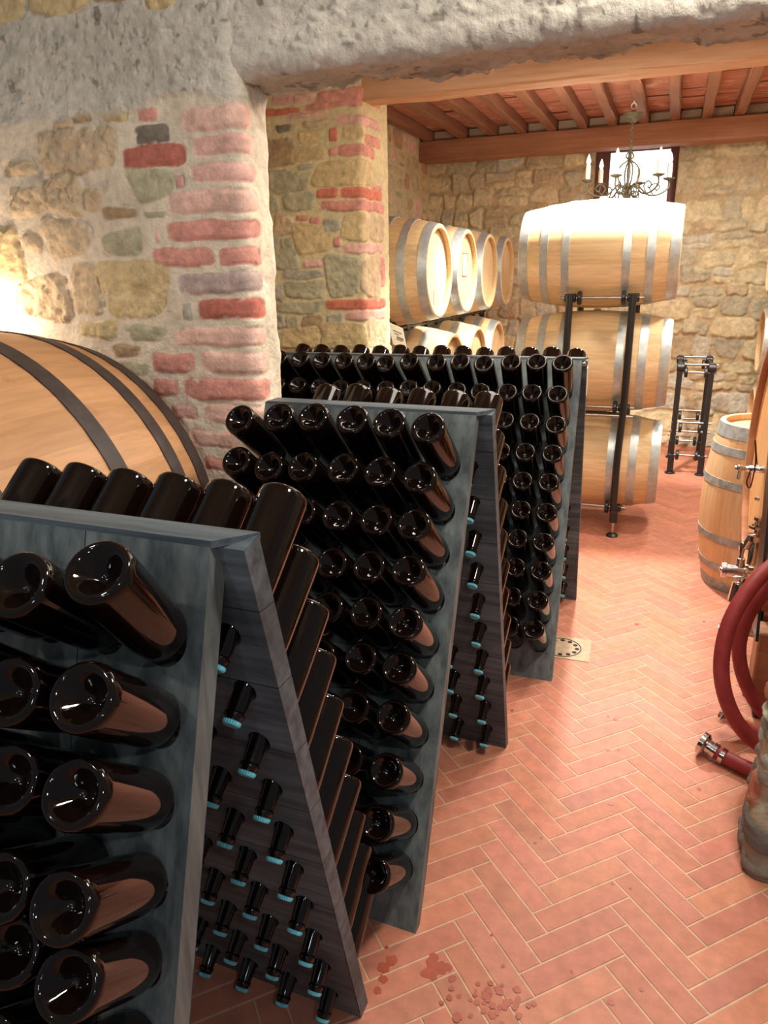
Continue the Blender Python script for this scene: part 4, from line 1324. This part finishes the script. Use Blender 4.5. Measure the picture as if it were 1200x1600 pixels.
# ------------------------------------------------------------------ large cask on the right with its fittings
def right_cask():
    L, re, rb = 1.02, 0.515, 0.575
    hx = 0.40
    root = thing('large_cask', 'tall wooden cask head with steel taps at the right edge of the aisle', 'cask', (hx + L / 2, 3.312, 0.895))
    VW = [srgb(222, 168, 112), srgb(214, 158, 104), srgb(228, 178, 124)]
    bm, rad = stave_body(L, re, rb, 36, 13, [srgb(172, 118, 80), srgb(164, 110, 74), srgb(180, 126, 88)], thick=0.04, chime=0.030)
    link('staves', bm, M_CASK2, root)
    for s in (-1, 1):
        link('cask_head', head_bm(s * (L / 2 - 0.028), re - 0.036, s, 30 + s, VW, 0.03, 8), M_HEAD, root)
    for x, wd in ((-0.40, .05), (-0.27, .05), (0.27, .05), (0.40, .05)):
        link('hoop', hoop_bm(x, wd, rad, 0.004, 72), M_DARKHOOP, root, smooth=True, angle=35)
    # sampling tap
    Lx = lambda x: x - (hx + L / 2)
    t = bpy.data.objects.new('sample_tap', None)
    COL.objects.link(t); t.parent = root
    a = at_y(1181, 733, 3.32)
    bm = bmesh.new()
    M = Matrix.Translation((Lx(0), a.y - 3.312, a.z - 0.895)) @ RX
    lathe(bm, [(0, 0.425), (0.016, 0.425), (0.016, 0.37), (0.012, 0.365), (0.012, 0.345), (0.015, 0.34), (0.015, 0.325), (0.010, 0.32), (0.010, 0.312), (0, 0.312)], 20, M)
    link('tap_body', bm, M_STEEL, t, smooth=True, angle=40)
    bm = bmesh.new()
    tube(bm, [(Lx(0.335), a.y - 3.312, a.z - 0.895), (Lx(0.330), a.y - 3.33, a.z - 0.895 - 0.045)], 0.007, 10)
    link('spout', bm, M_STEEL, t, smooth=True, angle=40)
    bm = bmesh.new()
    y, z = a.y - 3.312, a.z - 0.895
    tube(bm, spline([(Lx(.395), y, z + .02), (Lx(.372), y - .03, z + .13), (Lx(.385), y - .03, z + .03), (Lx(.378), y - .035, z - .07), (Lx(.362), y - .035, z - .05), (Lx(.372), y - .03, z + .01)], 6), 0.0028, 8)
    link('cord', bm, M_BLACK, t, smooth=True)
    # outlet valve low on the head
    v = bpy.data.objects.new('outlet_valve', None)
    COL.objects.link(v); v.parent = root
    p = at_y(1160, 893, 3.22)
    Mv = Matrix.Translation((Lx(0), p.y - 3.312, p.z - 0.895)) @ RX
    bm = bmesh.new()
    lathe(bm, [(0, 0.298), (0.010, 0.298), (0.010, 0.305), (0.034, 0.305), (0.034, 0.322), (0.027, 0.325), (0.027, 0.39), (0.036, 0.392), (0.036, 0.405), (0.028, 0.408), (0.028, 0.425)], 28, Mv)
    link('valve_body', bm, M_STEEL, v, smooth=True, angle=35)
    bm = bmesh.new()
    q = Vector((Lx(p.x - 0.012), p.y - 3.312, p.z - 0.895))
    lathe(bm, [(0, 0.02), (0.018, 0.02), (0.018, 0.060), (0.010, 0.062), (0.008, 0.075), (0.014, 0.125), (0.010, 0.132), (0, 0.134)], 16, Matrix.Translation(q))
    link('handle', bm, M_STEEL, v, smooth=True, angle=40)
    bm = bmesh.new()
    lathe(bm, [(0, -0.02), (0.012, -0.02), (0.012, -0.045), (0.036, -0.050), (0.040, -0.085), (0.046, -0.135), (0, -0.135)], 28, Matrix.Translation(q + Vector((0.015, 0, 0))))
    link('hose_union', bm, M_STEEL, v, smooth=True, angle=35)
    # manway clamp above the valve
    g = bpy.data.objects.new('hatch_clamp', None)
    COL.objects.link(g); g.parent = root
    c = at_y(1180, 850, 3.20)
    q = Vector((Lx(c.x), c.y - 3.312, c.z - 0.895))
    for nm, pr, dz in (('clamp_ring', [(0.022, -0.010), (0.036, -0.012), (0.036, 0.010), (0.022, 0.012)], 0.03), ('clamp_ring', [(0.024, -0.004), (0.034, -0.004), (0.034, 0.006), (0.024, 0.006)], 0.075)):
        bm = bmesh.new()
        lathe(bm, pr, 28, Matrix.Translation(q + Vector((0, 0, dz))), closed=True)
        link(nm, bm, M_STEEL, g, smooth=True, angle=35)
    bm = bmesh.new()
    lathe(bm, [(0, -0.09), (0.022, -0.09), (0.022, -0.02), (0.012, 0.0), (0.010, 0.10), (0.018, 0.105), (0.018, 0.118), (0, 0.12)], 20, Matrix.Translation(q))
    link('clamp_stem', bm, M_STEEL, g, smooth=True, angle=35)
    bm = bmesh.new()
    tube(bm, [q + Vector((-0.035, 0.0, -0.02)), q + Vector((-0.02, -0.01, 0.03))], 0.016, 12)
    tube(bm, [q + Vector((-0.02, -0.01, 0.03)), q + Vector((0.0, 0.0, 0.04))], 0.012, 12)
    link('clamp_arm', bm, M_STEEL, g, smooth=True, angle=40)
    # bolts up the black bar
    for yy in (780, 818):
        c = at_y(1189, yy, 3.2)
        bm = bmesh.new()
        lathe(bm, [(0, 0), (0.009, 0.0), (0.009, 0.014), (0.005, 0.018), (0, 0.019)], 14, Matrix.Translation((Lx(c.x) - 0.005, c.y - 3.312, c.z - 0.895)) @ Matrix.Rotation(-PI / 2, 4, 'Y'))
        link('bolt', bm, M_STEEL, root, smooth=True, angle=40)
    return root
right_cask()
cs = thing('cask_stand', 'black steel upright and timber foot under the right-hand cask', 'cask stand', (0, 0, 0))
bm = bmesh.new()
pa, pb = at_x(1199, 716, 0.388), at_x(1182, 896, 0.388)
dd_ = (pa - pb).normalized()
pt_, pl_ = pa + dd_ * 0.35, pb - dd_ * (pb.z - 0.40) / dd_.z
vs_ = []
for x in (0.388, 0.398):
    vs_.append([bm.verts.new((x, pt_.y, pt_.z)), bm.verts.new((x, pl_.y, pl_.z)), bm.verts.new((x, pl_.y - 0.14, pl_.z)), bm.verts.new((x, pt_.y - 0.14, pt_.z))])
a, b = vs_
bm.faces.new(a[::-1]); bm.faces.new(b)
for i in range(4):
    bm.faces.new((a[i], a[(i + 1) % 4], b[(i + 1) % 4], b[i]))
link('upright_plate', bm, M_BLACK, cs)
bm = bmesh.new()
box(bm, (0.42, 2.78, 0.07), (1.40, 2.90, 0.36), bevel=0.006)
link('timber', bm, M_BEAM, cs)
bm = bmesh.new()
box(bm, (0.42, 3.66, 0.07), (1.40, 3.78, 0.36), bevel=0.006)
link('timber', bm, M_BEAM, cs)
for x, y in ((0.50, 2.84), (1.25, 2.84), (0.50, 3.72), (1.25, 3.72)):
    bm = bmesh.new()
    box(bm, (x - .06, y - .06, 0.0), (x + .06, y + .06, 0.072), bevel=0.01)
    link('foot', bm, M_BLACK, cs)

# ------------------------------------------------------------------ red hoses and their fittings
def hose(pts, r, label, ends=()):
    P = spline(pts, 14)
    bm = bmesh.new()
    tube(bm, P, r, 22, radii=[r * (1 + 0.018 * (k % 2)) for k in range(len(P))])
    o = tag(link('hose', bm, M_HOSE, smooth=True), label, 'hose')
    for (p, d, big) in ends:
        X, Y, Z = frame_from(d)
        M = Matrix((X, Y, Z)).transposed().to_4x4()
        M.translation = p
        bm = bmesh.new()
        k = big
        lathe(bm, [(r * 1.05, -0.045), (r * 1.15, -0.045), (r * 1.15, -0.030), (r * 1.05, -0.028), (r * 1.05, -0.012), (r * 1.28, -0.010), (r * 1.32 * k, -0.002), (r * 1.32 * k, 0.014), (r * 1.1, 0.016), (r * 0.8, 0.016), (r * 0.8, 0.002), (0, 0.0)], 30, M)
        f = link('steel_fitting', bm, M_STEEL, o, smooth=True, angle=35)
        f['label'] = 'stainless hose fitting'
        bm = bmesh.new()
        lathe(bm, [(r * 1.04, -0.075), (r * 1.16, -0.075), (r * 1.16, -0.060), (r * 1.04, -0.060)], 30, M, closed=True)
        link('hose_clamp', bm, M_STEEL, o, smooth=True, angle=35)
    return o
HY = 2.55
g1 = [at_y(px, py, y) for px, py, y in ((1250, 855, 2.75), (1196, 893, 2.62), (1160, 936, 2.55), (1136, 985, 2.50), (1127, 1040, 2.47), (1134, 1090, 2.45), (1156, 1135, 2.44), (1190, 1165, 2.44), (1240, 1180, 2.46))]
hose(g1, 0.026, 'red rubber hose hanging in the widest outer loop beside the stone pier')
g2 = [at_y(px, py, y) for px, py, y in ((1255, 880, 2.68), (1205, 915, 2.66), (1172, 955, 2.64), (1156, 1000, 2.62), (1157, 1040, 2.60), (1170, 1078, 2.59), (1195, 1115, 2.58), (1235, 1140, 2.58))]
hose(g2, 0.024, 'red rubber hose in the narrower inner loop behind the outer loop')
e0, e1, e2 = at_y(1101, 1163, 2.47), at_y(1130, 1183, 2.44), at_y(1165, 1203, 2.40)
gr = [e0, e1, e2, at_y(1215, 1222, 2.36)]
gr = [Vector((p.x, p.y, max(0.031, p.z))) for p in gr]
hose(gr, 0.025, 'short red hose end lying on the floor with steel coupling', [(gr[0], gr[0] - gr[1], 1.25)])
g4 = [at_y(px, py, y) for px, py, y in ((1133, 1118, 2.62), (1150, 1130, 2.62), (1185, 1150, 2.60), (1230, 1165, 2.58))]
hose(g4, 0.024, 'red hose with steel end cap peeking out behind the outer loop', [(g4[0], g4[0] - g4[1], 1.1)])
g5 = [at_y(px, py, y) for px, py, y in ((1225, 985, 3.0), (1188, 1032, 2.97), (1172, 1075, 2.95), (1168, 1115, 2.95), (1180, 1150, 2.95))]
hose(g5, 0.024, 'red hose hanging farthest back, close against the stone pier')
pp = thing('drain_pipe_valve', 'stainless pipe with round ends sticking out low behind the red hoses', 'pipe', (0, 0, 0))
p0 = at_y(1126, 984, 2.95)
for nm, pr in (('pipe', [(0, 0.0), (0.012, 0.0), (0.012, 0.30), (0, 0.30)]), ('end_cap', [(0, -0.012), (0.024, -0.012), (0.024, 0.004), (0.019, 0.008), (0.019, 0.022), (0.024, 0.026), (0.024, 0.038), (0, 0.038)]),
               ('union', [(0.011, 0.13), (0.024, 0.13), (0.024, 0.165), (0.011, 0.165)])):
    bm = bmesh.new()
    lathe(bm, pr, 24, Matrix.Translation(p0) @ RX)
    link(nm, bm, M_STEEL, pp, smooth=True, angle=35)
bm = bmesh.new()
tube(bm, [p0 + Vector((0.15, 0, 0)), (p0.x + 0.15, p0.y, 0.0)], 0.014, 12)
link('support_leg', bm, M_BLACK, pp, smooth=True, angle=40)

# ------------------------------------------------------------------ chandelier
def chandelier():
    cx, cy = -0.412, 6.45
    root = thing('chandelier', 'small wrought-iron chandelier with candle lights hanging before the bright window', 'chandelier', (cx, cy, 0))
    bm = bmesh.new()
    lathe(bm, [(0.012 + 0.005 * math.cos(t), 2.868 + 0.0) for t in (0,)] + [(0.012, 2.868)], 3) if False else None
    ring = [(0.018 * math.cos(2 * PI * k / 16), 0, 2.845 + 0.022 * math.sin(2 * PI * k / 16)) for k in range(17)]
    tube(bm, ring, 0.005, 8)
    tube(bm, [(0, 0, 2.866), (0, 0, 2.885)], 0.006, 8)
    link('hook', bm, M_CANDLE, root, smooth=True)
    bm = bmesh.new()
    lathe(bm, [(0, 2.80), (0.07, 2.795), (0.06, 2.765), (0.02, 2.735), (0, 2.735)], 20)
    link('canopy', bm, M_IRON, root, smooth=True, angle=40)
    bm = bmesh.new()
    z = 2.825
    k = 0
    while z > 2.53:
        a = k * PI / 2
        pts = [(0.010 * math.cos(t) * math.cos(a), 0.010 * math.cos(t) * math.sin(a), z - 0.020 + 0.020 * math.sin(t)) for t in [2 * PI * i / 12 for i in range(13)]]
        tube(bm, pts, 0.0035, 6)
        z -= 0.030
        k += 1
    link('chain', bm, M_IRON, root, smooth=True)
    for k in range(4):
        a = k * PI / 2 + 0.4
        c, s = math.cos(a), math.sin(a)
        bm = bmesh.new()
        tube(bm, spline([(r * c, r * s, z) for r, z in ((0.008, 2.54), (0.03, 2.50), (0.012, 2.475), (0.06, 2.44), (0.085, 2.39), (0.072, 2.33), (0.035, 2.27), (0.022, 2.22))], 8), 0.006, 8)
        link('cage_bar', bm, M_IRON, root, smooth=True)
    bm = bmesh.new()
    lathe(bm, [(0, 2.54), (0.012, 2.53), (0.010, 2.45), (0.016, 2.40), (0.010, 2.32), (0.028, 2.285), (0.020, 2.25), (0.034, 2.22), (0.014, 2.19), (0, 2.165)], 16)
    link('stem', bm, M_IRON, root, smooth=True, angle=40)
    for k in range(6):
        a = k * PI / 3 + 0.30
        c, s = math.cos(a), math.sin(a)
        R = 0.31
        bm = bmesh.new()
        tube(bm, spline([(r * c, r * s, z) for r, z in ((0.02, 2.27), (0.07, 2.30), (0.11, 2.265), (0.16, 2.225), (0.24, 2.225), (R, 2.27), (R, 2.325))], 8), 0.007, 8)
        tube(bm, spline([(r * c, r * s, z) for r, z in ((0.20, 2.222), (0.17, 2.275), (0.21, 2.305), (0.245, 2.28), (0.225, 2.255), (0.21, 2.27))], 8), 0.005, 8)
        tube(bm, spline([(r * c, r * s, z) for r, z in ((0.03, 2.22), (0.06, 2.25), (0.09, 2.235), (0.085, 2.205), (0.065, 2.21))], 8), 0.005, 8)
        arm = link('arm', bm, M_IRON, root, smooth=True)
        M = Matrix.Translation((R * c, R * s, 2.32))
        bm = bmesh.new()
        lathe(bm, [(0.006, 0), (0.042, 0.014), (0.045, 0.022), (0.040, 0.020), (0.014, 0.012), (0, 0.012)], 20, M)
        link('drip_dish', bm, M_IRON, arm, smooth=True, angle=50)
        bm = bmesh.new()
        lathe(bm, [(0, 0.012), (0.019, 0.012), (0.0195, 0.03), (0.0185, 0.05), (0.0195, 0.075), (0.018, 0.125), (0.012, 0.128), (0, 0.128)], 14, M)
        cnd = link('candle', bm, M_CANDLE, arm, smooth=True, angle=40)
        cnd['label'] = 'white candle sleeve'
        bm = bmesh.new()
        lathe(bm, [(0, 0.127), (0.010, 0.129), (0.017, 0.150), (0.014, 0.168), (0.005, 0.195), (0, 0.205)], 14, M)
        link('bulb', bm, M_BULB, arm, smooth=True)
    return root
chandelier()

# ------------------------------------------------------------------ drain, stains
dr = thing('floor_drain', 'square concrete floor drain with a ring of holes beside the long rack', 'drain', (-0.315, 3.105, 0), (0, 0, 0.05))
bm = bmesh.new()
box(bm, (-0.16, -0.10, -0.004), (0.115, 0.115, 0.0025))
link('slab', bm, M_DRAIN, dr)
bm = bmesh.new()
lathe(bm, [(0.086, 0.0025), (0.086, 0.004), (0.090, 0.004), (0.090, 0.0025)], 40, Matrix.Translation((-0.015, 0.005, 0)), closed=True)
link('rim', bm, M_HOLE, dr)
for k in range(12):
    a = 2 * PI * k / 12
    bm = bmesh.new()
    lathe(bm, [(0.0105, 0.0022), (0.0105, 0.0034), (0, 0.0034)], 14, Matrix.Translation((-0.015 + 0.070 * math.cos(a), 0.005 + 0.070 * math.sin(a), 0)))
    link('drain_hole', bm, M_HOLE, dr)

def stain(spots, label, seed):
    rng = random.Random(seed)
    bm = bmesh.new()
    for i, (px, py, r) in enumerate(spots):
        d = ray(px, py)
        p = Vector((0, 0, CAM_H)) + d * (-CAM_H / d.z)
        n = 14
        z = 0.0006 + 0.00003 * i
        ring = [bm.verts.new((p.x + r * math.cos(2 * PI * k / n) * rng.uniform(.75, 1.2), p.y + r * math.sin(2 * PI * k / n) * rng.uniform(.75, 1.2), z)) for k in range(n)]
        bm.faces.new(ring)
    o = link('wine_spill', bm, M_STAIN)
    tag(o, label, 'spill', kind='stuff')
r5 = random.Random(55)
sp = [(680 + r5.gauss(0, 14), 1515 + r5.gauss(0, 10), r5.uniform(.006, .016)) for _ in range(18)]
stain(sp, 'reddish wine splashes on the tiles beside the middle rack foot', 1)
sp = [(770 + r5.gauss(0, 22), 1565 + r5.gauss(0, 18), r5.uniform(.004, .010)) for _ in range(40)] + [(706, 1545, .007), (690, 1568, .006), (714, 1590, .012)]
stain(sp, 'cluster of small wine drops on the tiles at the bottom edge', 2)
sp = [(600, 1512, .016), (612, 1500, .014), (598, 1530, .012), (590, 1548, .010), (604, 1480, .005)]
stain(sp, 'dark wine puddle by the end of the nearest rack', 3)
sp = [(800, 1110, .008), (950, 1172, .009), (966, 1172, .006), (954, 1256, .01), (846, 1309, .005), (836, 1317, .005), (957, 1381, .004), (1002, 1546, .006), (954, 1566, .008),
      (985, 1388, .004), (962, 1124, .009), (950, 1120, .006), (893, 1518, .004), (768, 1461, .004), (786, 1510, .005), (1100, 971, .006), (995, 975, .01), (1092, 1233, .008)]
stain(sp, 'scattered dark specks on the floor tiles along the aisle', 4)
